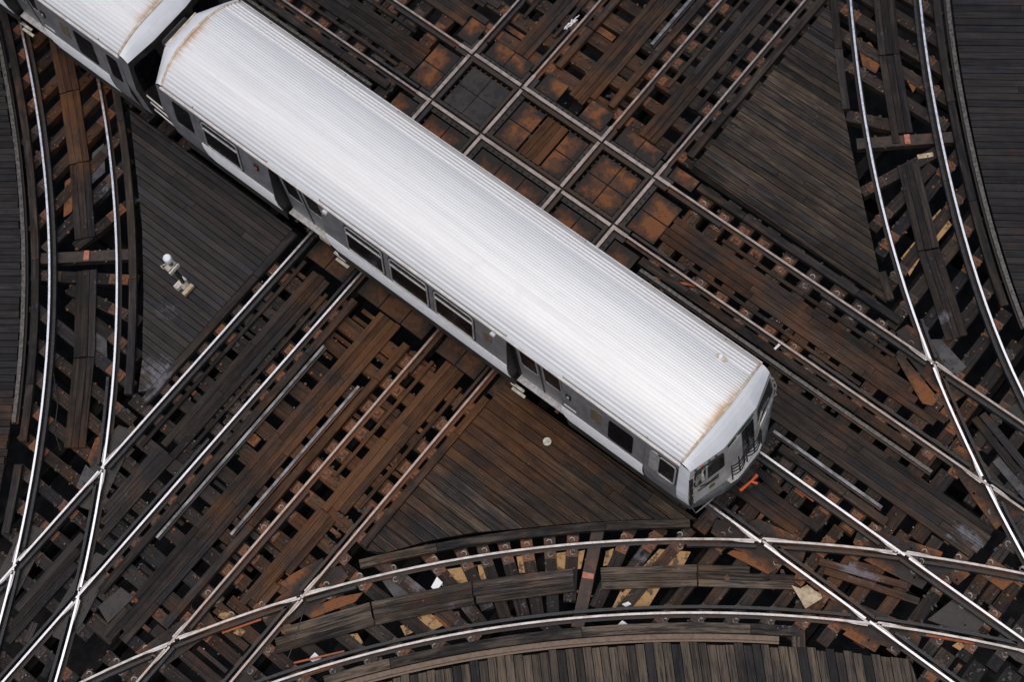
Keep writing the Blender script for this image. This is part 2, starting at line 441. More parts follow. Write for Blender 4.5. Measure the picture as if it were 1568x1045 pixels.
C2=[(4.317,-10.805),(4.812,-9.906),(5.334,-9.023),(5.881,-8.156),(6.164,-7.727),(6.455,-7.305),(6.754,-6.890),(7.063,-6.481),(7.379,-6.080),(7.704,-5.685),(8.037,-5.297),(8.377,-4.916),(8.726,-4.542),(9.082,-4.175),(9.445,-3.815),(9.815,-3.463),(10.193,-3.117),(10.577,-2.779),(10.968,-2.449),(11.365,-2.126),(11.768,-1.811),(12.178,-1.504),(12.593,-1.205),(13.015,-0.913),(13.441,-0.630),(13.873,-0.355),(14.310,-0.088),(14.752,0.170),(15.199,0.419),(15.650,0.660),(16.106,0.892),(16.565,1.115),(17.028,1.329),(17.963,1.740),(18.908,2.126),(19.863,2.486)]
R1=[(4.118,13.519),(4.738,12.727),(5.367,11.942),(6.007,11.166),(6.330,10.781),(6.657,10.398),(6.987,10.018),(7.320,9.641),(7.659,9.269),(8.002,8.901),(8.350,8.539),(8.703,8.181),(9.062,7.830),(9.427,7.484),(9.798,7.145),(10.174,6.813),(10.557,6.488),(10.945,6.169),(11.340,5.858),(11.740,5.554),(12.145,5.257),(12.556,4.967),(12.972,4.684),(13.393,4.409),(13.818,4.140),(14.247,3.878),(14.679,3.623),(15.114,3.373),(15.552,3.130),(15.991,2.892),(16.876,2.426),(17.769,1.976),(18.670,1.541)]
R2=[(5.313,14.536),(5.937,13.695),(6.578,12.867),(7.237,12.053),(7.572,11.649),(7.913,11.252),(8.259,10.861),(8.611,10.475),(8.969,10.093),(9.331,9.716),(9.698,9.343),(10.070,8.975),(10.447,8.613),(10.829,8.255),(11.217,7.904),(11.611,7.559),(12.011,7.223),(12.419,6.895),(12.834,6.577),(13.257,6.270),(13.690,5.976),(14.133,5.697),(15.032,5.161),(15.953,4.664),(16.894,4.207)]

def seglen(a, b): return math.hypot(b[0] - a[0], b[1] - a[1])
def offset_line(line, d):
    out = []
    for i in range(len(line)):
        a, b = line[max(i - 1, 0)], line[min(i + 1, len(line) - 1)]
        u = unit((b[0] - a[0], b[1] - a[1]))
        out.append((line[i][0] - u[1] * d, line[i][1] + u[0] * d))
    return out
def resample(line, step):
    out = [line[0]]; acc = 0.0
    for i in range(len(line) - 1):
        a, b = line[i], line[i + 1]
        L = seglen(a, b); t = step - acc
        while t <= L:
            out.append((a[0] + (b[0] - a[0]) * t / L, a[1] + (b[1] - a[1]) * t / L)); t += step
        acc = L - (t - step)
    if seglen(out[-1], line[-1]) > .02: out.append(line[-1])
    return out
def to_px(p, z=0.0):
    v = np.array([p[0], p[1], z]) - CAM
    k = v @ FW
    return (784 + FPX * (v @ RT) / k, 522.5 - FPX * (v @ UPV) / k)
def nearest_s(line, p):
    best, bs, acc = 1e9, 0, 0
    for i in range(len(line) - 1):
        a, b = line[i], line[i + 1]
        L = seglen(a, b)
        t = max(0, min(1, ((p[0] - a[0]) * (b[0] - a[0]) + (p[1] - a[1]) * (b[1] - a[1])) / (L * L)))
        q = (a[0] + (b[0] - a[0]) * t, a[1] + (b[1] - a[1]) * t)
        d = seglen(p, q)
        if d < best: best, bs = d, acc + t * L
        acc += L
    return bs
def sub_line(line, s0, s1):
    out, acc = [], 0
    for i in range(len(line) - 1):
        a, b = line[i], line[i + 1]
        L = seglen(a, b)
        lo, hi = max(s0, acc), min(s1, acc + L)
        if lo < hi:
            for s in (lo, hi):
                t = (s - acc) / L
                q = (a[0] + (b[0] - a[0]) * t, a[1] + (b[1] - a[1]) * t)
                if not out or seglen(out[-1], q) > 1e-3: out.append(q)
        acc += L
    return out
def line_len(line): return sum(seglen(line[i], line[i + 1]) for i in range(len(line) - 1))
def at_s(line, s):
    acc = 0
    for i in range(len(line) - 1):
        a, b = line[i], line[i + 1]
        L = seglen(a, b)
        if s <= acc + L or i == len(line) - 2:
            t = (s - acc) / L
            return (a[0] + (b[0] - a[0]) * t, a[1] + (b[1] - a[1]) * t), unit((b[0] - a[0], b[1] - a[1]))
        acc += L
def cross_pts(l1, l2):
    out = []
    for i in range(len(l1) - 1):
        a, b = l1[i], l1[i + 1]
        for j in range(len(l2) - 1):
            c, d = l2[j], l2[j + 1]
            den = (b[0] - a[0]) * (d[1] - c[1]) - (b[1] - a[1]) * (d[0] - c[0])
            if abs(den) < 1e-9: continue
            t = ((c[0] - a[0]) * (d[1] - c[1]) - (c[1] - a[1]) * (d[0] - c[0])) / den
            u = ((c[0] - a[0]) * (b[1] - a[1]) - (c[1] - a[1]) * (b[0] - a[0])) / den
            if 0 <= t < 1 and 0 <= u < 1:
                out.append(((a[0] + t * (b[0] - a[0]), a[1] + t * (b[1] - a[1])), unit((b[0] - a[0], b[1] - a[1])), unit((d[0] - c[0], d[1] - c[1]))))
    return out

# ------------------------------------------------------------------ plan occupancy, so that no two timbers share a place
CELL, OX, OY, NX, NY = .03, -16.0, -17.0, 1300, 1100
OCC = {'tie': np.zeros((NX, NY), bool), 'top': np.zeros((NX, NY), bool)}
def cells(p0, p1, w, shrink=.012):
    L = seglen(p0, p1)
    if L < 1e-3: return np.zeros((1, 1), int), np.zeros((1, 1), int), np.zeros(1)
    d = ((p1[0] - p0[0]) / L, (p1[1] - p0[1]) / L)
    ts = np.arange(0, L + 1e-6, CELL * .6)
    h = max(w / 2 - shrink, .001)
    ss = np.linspace(-h, h, max(2, int(w / CELL * 1.6)))
    T, S = np.meshgrid(ts, ss, indexing='ij')
    X = ((p0[0] + d[0] * T - d[1] * S - OX) / CELL).astype(int).clip(0, NX - 1)
    Y = ((p0[1] + d[1] * T + d[0] * S - OY) / CELL).astype(int).clip(0, NY - 1)
    return X, Y, ts
def mark(layer, p0, p1, w):
    X, Y, _ = cells(p0, p1, w, 0.0); OCC[layer][X, Y] = True
def mark_line(layer, line, w):
    for i in range(len(line) - 1): mark(layer, line[i], line[i + 1], w)
def free_runs(layer, p0, p1, w, tol=0.0):
    X, Y, ts = cells(p0, p1, w)
    bad = OCC[layer][X, Y].mean(1) > tol
    out, st = [], None
    for i, b in enumerate(bad):
        if not b and st is None: st = ts[i]
        if b and st is not None: out.append((st, ts[i - 1])); st = None
    if st is not None: out.append((st, ts[-1]))
    return out
def lerp(p0, p1, t):
    L = seglen(p0, p1)
    return (p0[0] + (p1[0] - p0[0]) * t / L, p0[1] + (p1[1] - p0[1]) * t / L)
def mark_poly(layer, poly):
    xs = [p[0] for p in poly]; ys = [p[1] for p in poly]
    for i in range(max(0, int((min(xs) - OX) / CELL)), min(NX, int((max(xs) - OX) / CELL) + 1)):
        x = OX + (i + .5) * CELL
        c = []
        for k in range(len(poly)):
            a, b = poly[k], poly[(k + 1) % len(poly)]
            if (a[0] > x) != (b[0] > x): c.append(a[1] + (x - a[0]) * (b[1] - a[1]) / (b[0] - a[0]))
        c.sort()
        for k in range(0, len(c) - 1, 2):
            OCC[layer][i, max(0, int((c[k] - OY) / CELL)):max(0, int((c[k + 1] - OY) / CELL))] = True

# ------------------------------------------------------------------ the street far below
mb = MB(); mb.prism([(-400, -400), (400, -400), (400, 400), (-400, 400)], -6.9, -6.5)
tag(mb.build("street", M['street']), kind="structure")

# ------------------------------------------------------------------ rails
RAILP = [(.034, -.007), (.022, 0), (-.022, 0), (-.034, -.007), (-.036, -.038), (-.010, -.046), (-.010, -.128),
         (-.070, -.143), (-.070, -.156), (.070, -.156), (.070, -.143), (.010, -.128), (.010, -.046), (.036, -.038)]
RAILM = [1, 0, 1] + [1] * 11
RAILS = {}                                    # every running rail line, for tie plates
def rail(name, line, label, mat, group=None, z=0.0, cuts=()):
    """one length of running rail; cuts = (s0, s1) gaps at crossings"""
    o = None
    L = line_len(line); s = 0; runs = []
    for a, b in sorted(cuts):
        if a > s: runs.append((s, a))
        s = max(s, b)
    if s < L: runs.append((s, L))
    mb = MB()
    for a, b in runs:
        if b - a > .12: mb.sweep(sub_line(line, a, b), RAILP, RAILM, zoff=z)
    o = tag(mb.build("running_rail", [M[mat], M['rail_side']]), label, "rail", group)
    RAILS[name] = line
    mark_line('top', line, .15)
    return o
GPROF = [(.030, -.004), (-.030, -.004), (-.030, -.130), (.030, -.130)]
def guard(line, label, group="guard bars beside the running rails", z=-.004):
    mb = MB(); mb.sweep(line, GPROF, [0] * 4, zoff=z)
    mark_line('top', line, .07)
    return tag(mb.build("guard_rail", M['guard']), label, "guard rail", group)

def vline(x, y0, y1, step=1.0): 
    n = max(1, int(abs(y1 - y0) / step)); return [(x, y0 + (y1 - y0) * i / n) for i in range(n + 1)]
def hline(y, x0, x1, step=1.0):
    n = max(1, int(abs(x1 - x0) / step)); return [(x0 + (x1 - x0) * i / n, y) for i in range(n + 1)]

STRAIGHT = {
    'B1_low': vline(BX[0], -.36, -13), 'B2_low': vline(BX[1], -.36, -13), 'B3_low': vline(BX[2], -.36, -13), 'B4_low': vline(BX[3], -.36, -13),
    'B1_up': vline(BX[0], 5.55, 13.5), 'B2_up': vline(BX[1], 5.55, 13.5), 'B3_up': vline(BX[2], 5.55, 13.5), 'B4_up': vline(BX[3], 5.55, 13.5),
    'A1_l': hline(AY[3], -.36, -11), 'A2_l': hline(AY[2], -.36, -12), 'A1_r': hline(AY[3], 5.55, 18.5), 'A2_r': hline(AY[2], 5.55, 18.5),
    'A3_r': hline(AY[1], 5.55, 18.5), 'A4_r': hline(AY[0], 5.55, 18.5), 'A3_l': hline(AY[1], -.36, -14), 'A4_l': hline(AY[0], -.36, -14)}
SLAB = {
    'B1_low': ("straight shiny rail below the train, first from the signal deck", 'polish'),
    'B2_low': ("straight shiny rail below the train, second from the signal deck", 'polish'),
    'B3_low': ("straight shiny rail below the train, third from the signal deck", 'worn_rail'),
    'B4_low': ("straight shiny rail along the big triangular deck below the train", 'worn_rail'),
    'B1_up': ("straight brownish rail above the train, farthest from the top right deck", 'worn_rail'),
    'B2_up': ("straight brownish rail above the train, passing the white rag", 'worn_rail'),
    'B3_up': ("straight brownish rail above the train, second from the top right deck", 'worn_rail'),
    'B4_up': ("straight brownish rail bordering the triangular deck at top right", 'worn_rail'),
    'A1_l': ("rail parallel to the train, outer one left of the square crossing", 'worn_rail'),
    'A2_l': ("rail parallel to the train, inner one left of the square crossing", 'worn_rail'),
    'A1_r': ("rail parallel to the train beside the top right deck", 'worn_rail'),
    'A2_r': ("rail parallel to the train, right of the crossing and nearest its roof", 'worn_rail'),
    'A3_r': ("white glinting rail leading out from the middle of the train front", 'polish'),
    'A4_r': ("white glinting rail leading out from the near corner of the train front", 'polish'),
    'A3_l': ("far rail of the track under both cars, behind the car gap", 'worn_rail'),
    'A4_l': ("near rail of the track under both cars, at the car gap", 'worn_rail')}
CURVE = {'L1': (L1, "outer rail of the left curve, brightest white line at far left", 'bright'),
         'L2': (L2, "inner rail of the left curve, bright white beside the signal deck", 'bright'),
         'C1': (C1, "upper rail of the curve sweeping along the bottom of the picture", 'grey_rail'),
         'C2': (C2, "lower rail of the curve sweeping along the bottom of the picture", 'grey_rail'),
         'R1': (R1, "inner rail of the right curve, beside the top right triangular deck", 'bright'),
         'R2': (R2, "outer rail of the right curve, nearest the dark deck at right edge", 'bright')}
FROGS = []
cutlist = {k: [] for k in CURVE}
scut = {}
for k, (ln, lab, mt) in CURVE.items():
    for s, sl in STRAIGHT.items():
        if s in ('A3_l', 'A4_l', 'A1_l', 'A2_l'): continue
        for P, da, db in cross_pts(ln, sl):
            sn = abs(da[0] * db[1] - da[1] * db[0])
            s0 = nearest_s(ln, P)
            inn_s = {'A1_r': -1, 'A2_r': 1, 'A3_r': -1, 'A4_r': 1}.get(s, 1 if s[1] in '13' else -1)
            for Q, ea, eb in cross_pts(ln, offset_line(sl, inn_s * .062)):
                sq = nearest_s(ln, Q); cutlist[k].append((sq - .024 / sn, sq + .024 / sn))
            inn_k = {'L1': 1, 'L2': -1, 'C1': -1, 'C2': 1, 'R1': 1, 'R2': -1}[k]
            for Q, ea, eb in cross_pts(sl, offset_line(ln, inn_k * .062)):
                sq = nearest_s(sl, Q); scut.setdefault(s, []).append((sq - .024 / sn, sq + .024 / sn))
            FROGS.append((P, da, db, k, s))
for s, sl in STRAIGHT.items(): rail(s, sl, SLAB[s][0], SLAB[s][1], cuts=scut.get(s, ()))
for k, (ln, lab, mt) in CURVE.items(): rail(k, ln, lab, mt, z=-.003, cuts=cutlist[k])

def clip_guard(line, label, avoid):
    """guard bar with gaps where another rail passes through"""
    cuts = []
    for a in avoid:
        for P, da, db in cross_pts(line, a):
            sn = abs(da[0] * db[1] - da[1] * db[0]); s0 = nearest_s(line, P)
            cuts.append((s0 - .12 / sn, s0 + .12 / sn))
    L = line_len(line); s = 0
    for a, b in sorted(cuts) + [(L, L)]:
        if a - s > .3: guard(sub_line(line, s, a), label)
        s = max(s, b)
allr = [ln for ln in RAILS.values()]
def pxline(line, lo, hi, ax): 
    """part of a polyline whose picture coordinate ax lies between lo and hi"""
    r = resample(line, .25)
    return [p for p in r if lo <= to_px(p)[ax] <= hi]
def others(*n): return [v for k, v in RAILS.items() if k not in n]
GD = .121
clip_guard(offset_line(L1, GD), "dark guard bar inside the outer rail of the left curve", others('L1'))
clip_guard(offset_line(pxline(L2, 560, 1300, 1), -GD), "dark guard bar inside the inner rail of the left curve near the frogs", others('L2'))
clip_guard(vline(BX[0] + GD, -.4, -13), "dark guard bar inside the first straight rail below the train", others('B1_low'))
clip_guard(vline(BX[1] - GD, -.4, -2.0), "short dark guard bar inside the second straight rail near the train", others('B2_low'))
clip_guard(vline(BX[1] - GD, -5.2, -13), "dark guard bar inside the second straight rail near the lower left frog", others('B2_low'))
clip_guard(vline(BX[2] + GD, -.4, -1.5), "short dark guard bar inside the third straight rail near the train", others('B3_low'))
clip_guard(vline(BX[2] + GD, -4.8, -13), "dark guard bar inside the third straight rail near the bottom curve", others('B3_low'))
clip_guard(vline(BX[3] - GD, -.4, -1.6), "short dark guard bar inside the fourth straight rail near the train", others('B4_low'))
clip_guard(vline(BX[3] - GD, -4.2, -13), "dark guard bar inside the fourth straight rail near the bottom curve", others('B4_low'))
for i, sg in ((0, 1), (1, -1), (2, 1), (3, -1)):
    clip_guard(vline(BX[i] + sg * GD, 5.6, 6.9), "short dark guard bar leading into the square crossing from above", others(('B%d_up' % (i + 1))))
clip_guard(hline(AY[3] - GD, -.4, -2.2), "short dark guard bar leading into the square crossing from the left", others('A1_l'))
clip_guard(hline(AY[2] + GD, -.4, -1.8), "short dark guard bar leading into the square crossing from the left", others('A2_l'))
clip_guard(hline(AY[3] - GD, 5.6, 7.0), "short dark guard bar leading into the square crossing from the right", others('A1_r'))
clip_guard(hline(AY[2] + GD, 5.6, 7.0), "short dark guard bar leading into the square crossing from the right", others('A2_r'))
clip_guard(hline(AY[3] - GD, 9.6, 18), "dark guard bar beside the far rail near the right hand frogs", others('A1_r'))
clip_guard(hline(AY[2] + GD, 10.2, 18), "dark guard bar beside the roof side rail near the right hand frogs", others('A2_r'))
clip_guard(hline(AY[1] - GD, 8.0, 18), "dark guard bar beside the rail from the middle of the train front", others('A3_r'))
clip_guard(hline(AY[0] + GD, 8.0, 18), "dark guard bar beside the rail from the near corner of the train", others('A4_r'))
clip_guard(offset_line(C2, GD), "dark guard bar inside the lower rail of the bottom curve", others('C2'))
clip_guard(offset_line(pxline(C1, 100, 560, 0), -GD), "dark guard bar inside the upper bottom curve rail, left end", others('C1'))
clip_guard(offset_line(pxline(C1, 1040, 1800, 0), -GD), "dark guard bar inside the upper bottom curve rail, right end", others('C1'))
clip_guard(offset_line(R2, -GD), "dark guard bar inside the outer rail of the right curve", others('R2'))
clip_guard(offset_line(pxline(R1, 480, 1300, 1), GD), "dark guard bar inside the inner rail of the right curve near the frogs", others('R1'))

# ------------------------------------------------------------------ the square crossing of the two straight double tracks
XR, YR = (-.36, 5.55), (-.36, 5.55)
croot = empty("diamond_crossing", (2.6, 2.6, -.16), "square rail crossing of pale worn bars and dark flangeways beside the train roof", "rail crossing")
SB, SA = [1, -1, 1, -1], [1, -1, 1, -1]
def intervals(lo, hi, cuts):
    out, s = [], lo
    for a, b in sorted(cuts):
        if a > s: out.append((s, a))
        s = max(s, b)
    if s < hi: out.append((s, hi))
    return [(a, b) for a, b in out if b - a > .03]
def fw(c, s): return tuple(sorted((c + s * .044, c + s * .088)))
HW = .037
for i, b in enumerate(BX):
    for a0, a1 in intervals(YR[0], YR[1], [fw(a, SA[j]) for j, a in enumerate(AY)]):
        mb = MB(); mb.box(b - HW, b + HW, a0, a1, -.07, 0.0)
        mb.build("rail_bar", M['worn_rail'], croot)
    for a0, a1 in intervals(YR[0], YR[1], [tuple(sorted((a - SA[j] * .05, a + SA[j] * .09))) for j, a in enumerate(AY)]):
        mid = (a0 + a1) / 2
        c0, c1 = sorted((b + SB[i] * .09, b + SB[i] * .165))
        mb = MB(); mb.box(c0, c1, a0, a1, -.10, -.006)
        mb.build("guard_bar", M['guard'], croot)
    mb = MB(); mb.box(b - .15, b + .15, YR[0], YR[1], -.16, -.085); mb.build("base_strip", M['dark_plate'], croot)
for j, a in enumerate(AY):
    for b0, b1 in intervals(XR[0], XR[1], [tuple(sorted((b - (HW + .001) * SB[i], b + SB[i] * .088))) for i, b in enumerate(BX)]):
        mb = MB(); mb.box(b0, b1, a - HW, a + HW, -.068, -.002)
        mb.build("rail_bar", M['worn_rail'], croot)
    for b0, b1 in intervals(XR[0], XR[1], [tuple(sorted((b - SB[i] * .05, b + SB[i] * .17))) for i, b in enumerate(BX)]):
        c0, c1 = sorted((a + SA[j] * .09, a + SA[j] * .165))
        mb = MB(); mb.box(b0, b1, c0, c1, -.104, -.008)
        mb.build("guard_bar", M['guard'], croot)
    mb = MB(); mb.box(XR[0], XR[1], a - .148, a + .148, -.158, -.088); mb.build("base_strip", M['dark_plate'], croot)
# bolts along the bars: one part, too small to lift one by one
mb = MB()
def bolt(mb, x, y, z, r=.026, h=.03):
    mb.prism([(x + r * math.cos(k * 1.047 + .3), y + r * math.sin(k * 1.047 + .3)) for k in range(6)], z - .01, z + h)
for i, b in enumerate(BX):
    for off in (SB[i] * .205, -SB[i] * .10):
        y = YR[0] + .2
        while y < YR[1] - .1:
            if y > 2.6 and min(abs(y - a) for a in AY) > .26: bolt(mb, b + off, y, -.088 if abs(off) < .15 else -.13)
            y += .13 + R_.random() * .05
for j, a in enumerate(AY[2:], 2):
    for off in (SA[j] * .205, -SA[j] * .10):
        x = XR[0] + .2
        while x < XR[1] - .1:
            if min(abs(x - b) for b in BX) > .26: bolt(mb, x, a + off, -.088 if abs(off) < .15 else -.13)
            x += .13 + R_.random() * .05
o = mb.build("bolt_row", M['plate'], croot); o["kind"] = "stuff"
mark_poly('tie', [(-.33, -.33), (5.5, -.33), (5.5, 5.5), (-.33, 5.5)])

PLN = 0
def plate(x0, x1, y0, y1, z=-.118, mat='plate', label=None, group=None, bolts=True, t=.02):
    mb = MB(); mb.box(x0, x1, y0, y1, z - t, z)
    r = R_.random()
    if bolts:
        for _ in range(2 + int(3 * R_.random())):
            bolt(mb, x0 + (x1 - x0) * (.12 + .76 * R_.random()), y0 + (y1 - y0) * (.12 + .76 * R_.random()), z, .02, .012)
    mark('top', (x0, (y0 + y1) / 2), (x1, (y0 + y1) / 2), y1 - y0)
    return tag(mb.build("floor_plate", M[mat]), label, "steel plate", group)
def cell(x0, x1, y0, y1, nx, ny, mat, label, group, z=-.118, skip=()):
    for i in range(nx):
        for j in range(ny):
            if (i, j) in skip: continue
            g = .008
            plate(x0 + (x1 - x0) * i / nx + g, x0 + (x1 - x0) * (i + 1) / nx - g, y0 + (y1 - y0) * j / ny + g, y0 + (y1 - y0) * (j + 1) / ny - g,
                  z + .003 * R_.random(), mat, label, group)
def inn(i, j): return (i + .19, j - .19)
cell(BX[0] + .21, BX[1] - .21, AY[2] + .21, AY[3] - .21, 2, 2, 'dark_plate', "oily black plate in the leftmost full cell of the square crossing", "plates in the dark crossing cell")
cell(BX[2] + .21, BX[3] - .21, AY[2] + .21, AY[3] - .21, 2, 2, 'plate', "rust orange plate in the rightmost cell of the square crossing", "plates in the rusty crossing cell")
cell(BX[1] + .17, BX[1] + .80, AY[2] + .21, AY[3] - .21, 1, 2, 'plate', "rust plate in the wide middle cell, on its left", "plates left of the middle cell boards")
cell(BX[2] - .72, BX[2] - .17, AY[2] + .21, AY[3] - .21, 1, 2, 'plate', "rust plate in the wide middle cell, on its right", "plates right of the middle cell boards")
cell(BX[0] + .21, BX[1] - .21, AY[2] - .80, AY[2] - .17, 2, 1, 'plate', "small rust plate against the train roof, left crossing cell", "plates against the train, left cell")
cell(BX[1] + .17, BX[2] - .17, AY[2] - .80, AY[2] - .17, 3, 1, 'plate', "small rust plate against the train roof, middle crossing cell", "plates against the train, middle cell")
cell(BX[2] + .21, BX[3] - .21, AY[2] - .80, AY[2] - .17, 2, 1, 'plate', "small rust plate against the train roof, right crossing cell", "plates against the train, right cell")
cell(BX[0] - .80, BX[0] - .17, AY[2] + .21, AY[3] - .21, 1, 2, 'plate', "rust plate just left of the square crossing", "plates left of the crossing")
cell(BX[0] - .72, BX[0] - .17, AY[2] - .75, AY[2] - .17, 1, 1, 'plate', "brown plate at the train roof, left of the whole crossing", None)
cell(BX[0] - .62, BX[0] - .17, AY[3] + .17, AY[3] + .75, 1, 1, 'plate', "orange plate in the outer top left corner of the crossing", None)
cell(BX[0] + .21, BX[1] - .21, AY[3] + .17, AY[3] + .62, 2, 1, 'plate', "rust plate above the black crossing cell", "plates above the dark cell")
cell(BX[1] + .17, BX[1] + .76, AY[3] + .17, AY[3] + .66, 1, 1, 'plate', "rust plate above the middle crossing cell, left of its boards", None)
cell(BX[2] - .80, BX[2] - .17, AY[3] + .17, AY[3] + .70, 1, 1, 'plate', "rust plate above the middle crossing cell, right of its boards", None)
cell(BX[2] + .21, BX[3] - .21, AY[3] + .17, AY[3] + .60, 2, 1, 'plate', "brown plate above the rusty right crossing cell", "plates above the rusty cell")
cell(BX[3] + .17, BX[3] + .80, AY[3] + .17, AY[3] + .50, 1, 1, 'plate', "rust plate at the corner of the top right deck", None)
cell(BX[3] + .17, BX[3] + .90, AY[2] + .21, AY[3] - .25, 1, 2, 'plate', "orange plate just right of the square crossing", "plates right of the crossing")
cell(BX[3] + .17, BX[3] + .85, AY[2] - .80, AY[2] - .17, 1, 1, 'plate', "rust plate beside the train roof, right of the crossing", None)
# beside the near rail, along the lower flank of the train
cell(BX[0] + .21, BX[1] - .21, -.80, -.14, 2, 1, 'shaded_plate', "rusty plate under the lower flank of the train, first bay", "plates under the train flank, first bay")
cell(BX[1] + .17, BX[2] - .17, -.78, -.14, 3, 1, 'shaded_plate', "rusty plate under the lower flank of the train, second bay", "plates under the train flank, second bay")
cell(BX[2] + .21, BX[3] - .21, -.80, -.14, 2, 1, 'shaded_plate', "rusty plate under the lower flank of the train, third bay", "plates under the train flank, third bay")
cell(BX[3] + .17, BX[3] + .55, -.85, -.14, 1, 1, 'shaded_plate', "rusty plate at the top corner of the big lower deck", None)

# ------------------------------------------------------------------ frogs where the curves cut the straight rails
FL = {('L1', 'B1_low'): "frog at the far left edge where two bright rails cross",
      ('L2', 'B1_low'): "frog below the signal deck where two bright rails cross",
      ('L2', 'B2_low'): "frog near the lower left corner where two bright rails cross",
      ('L1', 'B2_low'): "frog just outside the lower left corner",
      ('C1', 'B3_low'): "frog at the left end of the bottom curve",
      ('C1', 'B4_low'): "frog at the tip of the big lower triangular deck",
      ('C2', 'B4_low'): "frog on the lower curve rail at the bottom edge",
      ('R1', 'A1_r'): "frog at the tip of the top right deck timbers",
      ('R1', 'A2_r'): "frog at right edge, lower of the two on the right curve",
      ('C1', 'A3_r'): "frog right of the train front on the upper curve rail",
      ('C1', 'A4_r'): "frog just below the train front on the upper curve rail",
      ('C2', 'A4_r'): "frog beside the torn cardboard on the lower curve rail"}
FCORR = []
for P, da, db, k, s in FROGS:
    if da[0] * db[0] + da[1] * db[1] < 0: db = (-db[0], -db[1])
    bis = unit((da[0] + db[0], da[1] + db[1]))
    lab = FL.get((k, s), "frog beyond the picture edge, %s of the %s curve" % ({'A1_r': 'farthest rail', 'A2_r': 'second rail', 'A3_r': 'third rail', 'A4_r': 'nearest rail', 'B1_low': 'first rail', 'B2_low': 'second rail', 'B3_low': 'third rail', 'B4_low': 'fourth rail'}.get(s, 'upper rail'), {'L1': 'outer left', 'L2': 'inner left', 'C1': 'upper bottom', 'C2': 'lower bottom', 'R1': 'inner right', 'R2': 'outer right'}[k]))
    root = empty("rail_frog", (P[0], P[1], -.155), lab, "rail frog")
    n = (-bis[1], bis[0])
    W = lambda t, q: (P[0] + bis[0] * t + n[0] * q, P[1] + bis[1] * t + n[1] * q)
    mb = MB(); mb.prism([W(-.95, -.14), W(-.5, -.30), W(.5, -.30), W(.95, -.14), W(.95, .14), W(.5, .30), W(-.5, .30), W(-.95, .14)], -.152, -.131)
    for _ in range(14):
        t = R_.uniform(-.8, .8); q = R_.choice((-1, 1)) * R_.uniform(.15, .27); bolt(mb, *W(t, q), -.131, .025, .025)
    mb.build("base_plate", M['plate' if (k[0] in 'CR' and R_.random() < .6) else 'dark_plate'], root)
    sn = abs(da[0] * db[1] - da[1] * db[0]); ln = min(.62, .17 / sn)
    for sg in (1, -1):
        for ca, cb in ((1, 1),):
            a = (P[0] + sg * da[0] * ln, P[1] + sg * da[1] * ln); b = (P[0] + sg * db[0] * ln, P[1] + sg * db[1] * ln)
            a0 = (P[0] + sg * da[0] * .10 / sn * .5, P[1] + sg * da[1] * .10 / sn * .5); b0 = (P[0] + sg * db[0] * .10 / sn * .5, P[1] + sg * db[1] * .10 / sn * .5)
            mb = MB(); mb.prism([a0, a, b, b0], -.129, -.014); mb.build("wedge_block", M['guard'], root)
    # flared wings outside the crossing, polished where wheels ride over
    for d, dz in ((da, -.006), (db, -.004)):
        nn = (-d[1], d[0])
        side = 1 if (nn[0] * n[0] + nn[1] * n[1]) > 0 else -1
        for sg in (1, -1):
            sd_ = side * sg
            q = lambda t, o: (P[0] + sg * d[0] * t + nn[0] * sd_ * o, P[1] + sg * d[1] * t + nn[1] * sd_ * o)
            mb = MB(); mb.prism([q(.04 / sn, .020), q(.62, .020), q(.34, .052), q(.05 / sn, .060)], -.07, dz)
            mb.build("wing_rail", M['grey_rail'], root)
    FCORR.append(P)

# long steel frog plates seen beside the frogs (picture outlines laid on the ties)
def poly_plate(pts, mat, label, z=-.128, t=.02, name="floor_plate", cat="steel plate", bolts=5, group=None):
    P = [G(x, y, z) for x, y in pts]
    mb = MB(); mb.prism(P, z - t, z)
    cx = sum(p[0] for p in P) / len(P); cy = sum(p[1] for p in P) / len(P)
    for _ in range(bolts):
        q = R_.choice(P); f = R_.uniform(.2, .75)
        bolt(mb, cx + (q[0] - cx) * f, cy + (q[1] - cy) * f, z, .022, .014)
    mark_poly('top', P)
    return tag(mb.build(name, M[mat]), label, cat, group)
poly_plate([(1371, 546), (1380, 541), (1438, 612), (1428, 622), (1412, 618)], 'plate', "long rust plate left of the right hand frog, on the boards")
poly_plate([(1424, 520), (1441, 520), (1480, 562), (1464, 577), (1446, 560)], 'grey_plate', "grey bolted plate right of the right hand frog")
poly_plate([(1470, 735), (1480, 727), (1538, 800), (1525, 812)], 'plate', "rust plate beside the lower right hand frog at right edge")
poly_plate([(1520, 708), (1530, 700), (1568, 745), (1568, 765)], 'grey_plate', "grey holed plate at the very right edge")
poly_plate([(1146, 800), (1160, 795), (1222, 822), (1212, 836), (1190, 835)], 'plate', "rust plate between the two rails just in front of the train")
poly_plate([(1113, 848), (1122, 843), (1182, 856), (1190, 872), (1176, 880)], 'plate', "long brown plate under the frog just below the train front")
poly_plate([(1358, 828), (1372, 822), (1444, 846), (1440, 856)], 'plate', "brown strip plate above the frog right of the train front")
poly_plate([(1322, 858), (1337, 852), (1420, 892), (1412, 903)], 'plate', "brown strip plate below the frog right of the train front")
poly_plate([(1290, 972), (1303, 962), (1350, 985), (1340, 1000)], 'plate', "rust plate below the frog beside the torn cardboard")
poly_plate([(428, 895), (447, 880), (494, 855), (497, 862), (470, 905), (452, 912)], 'plate', "long rust plate beside the frog at the lower deck tip")
poly_plate([(458, 938), (520, 915), (556, 908), (545, 922), (478, 947)], 'plate', "long rust plate with clips under the bottom curve, left end")
poly_plate([(206, 1000), (250, 975), (268, 962), (262, 980), (225, 1008)], 'plate', "rust plate under the bottom curve at its far left end")
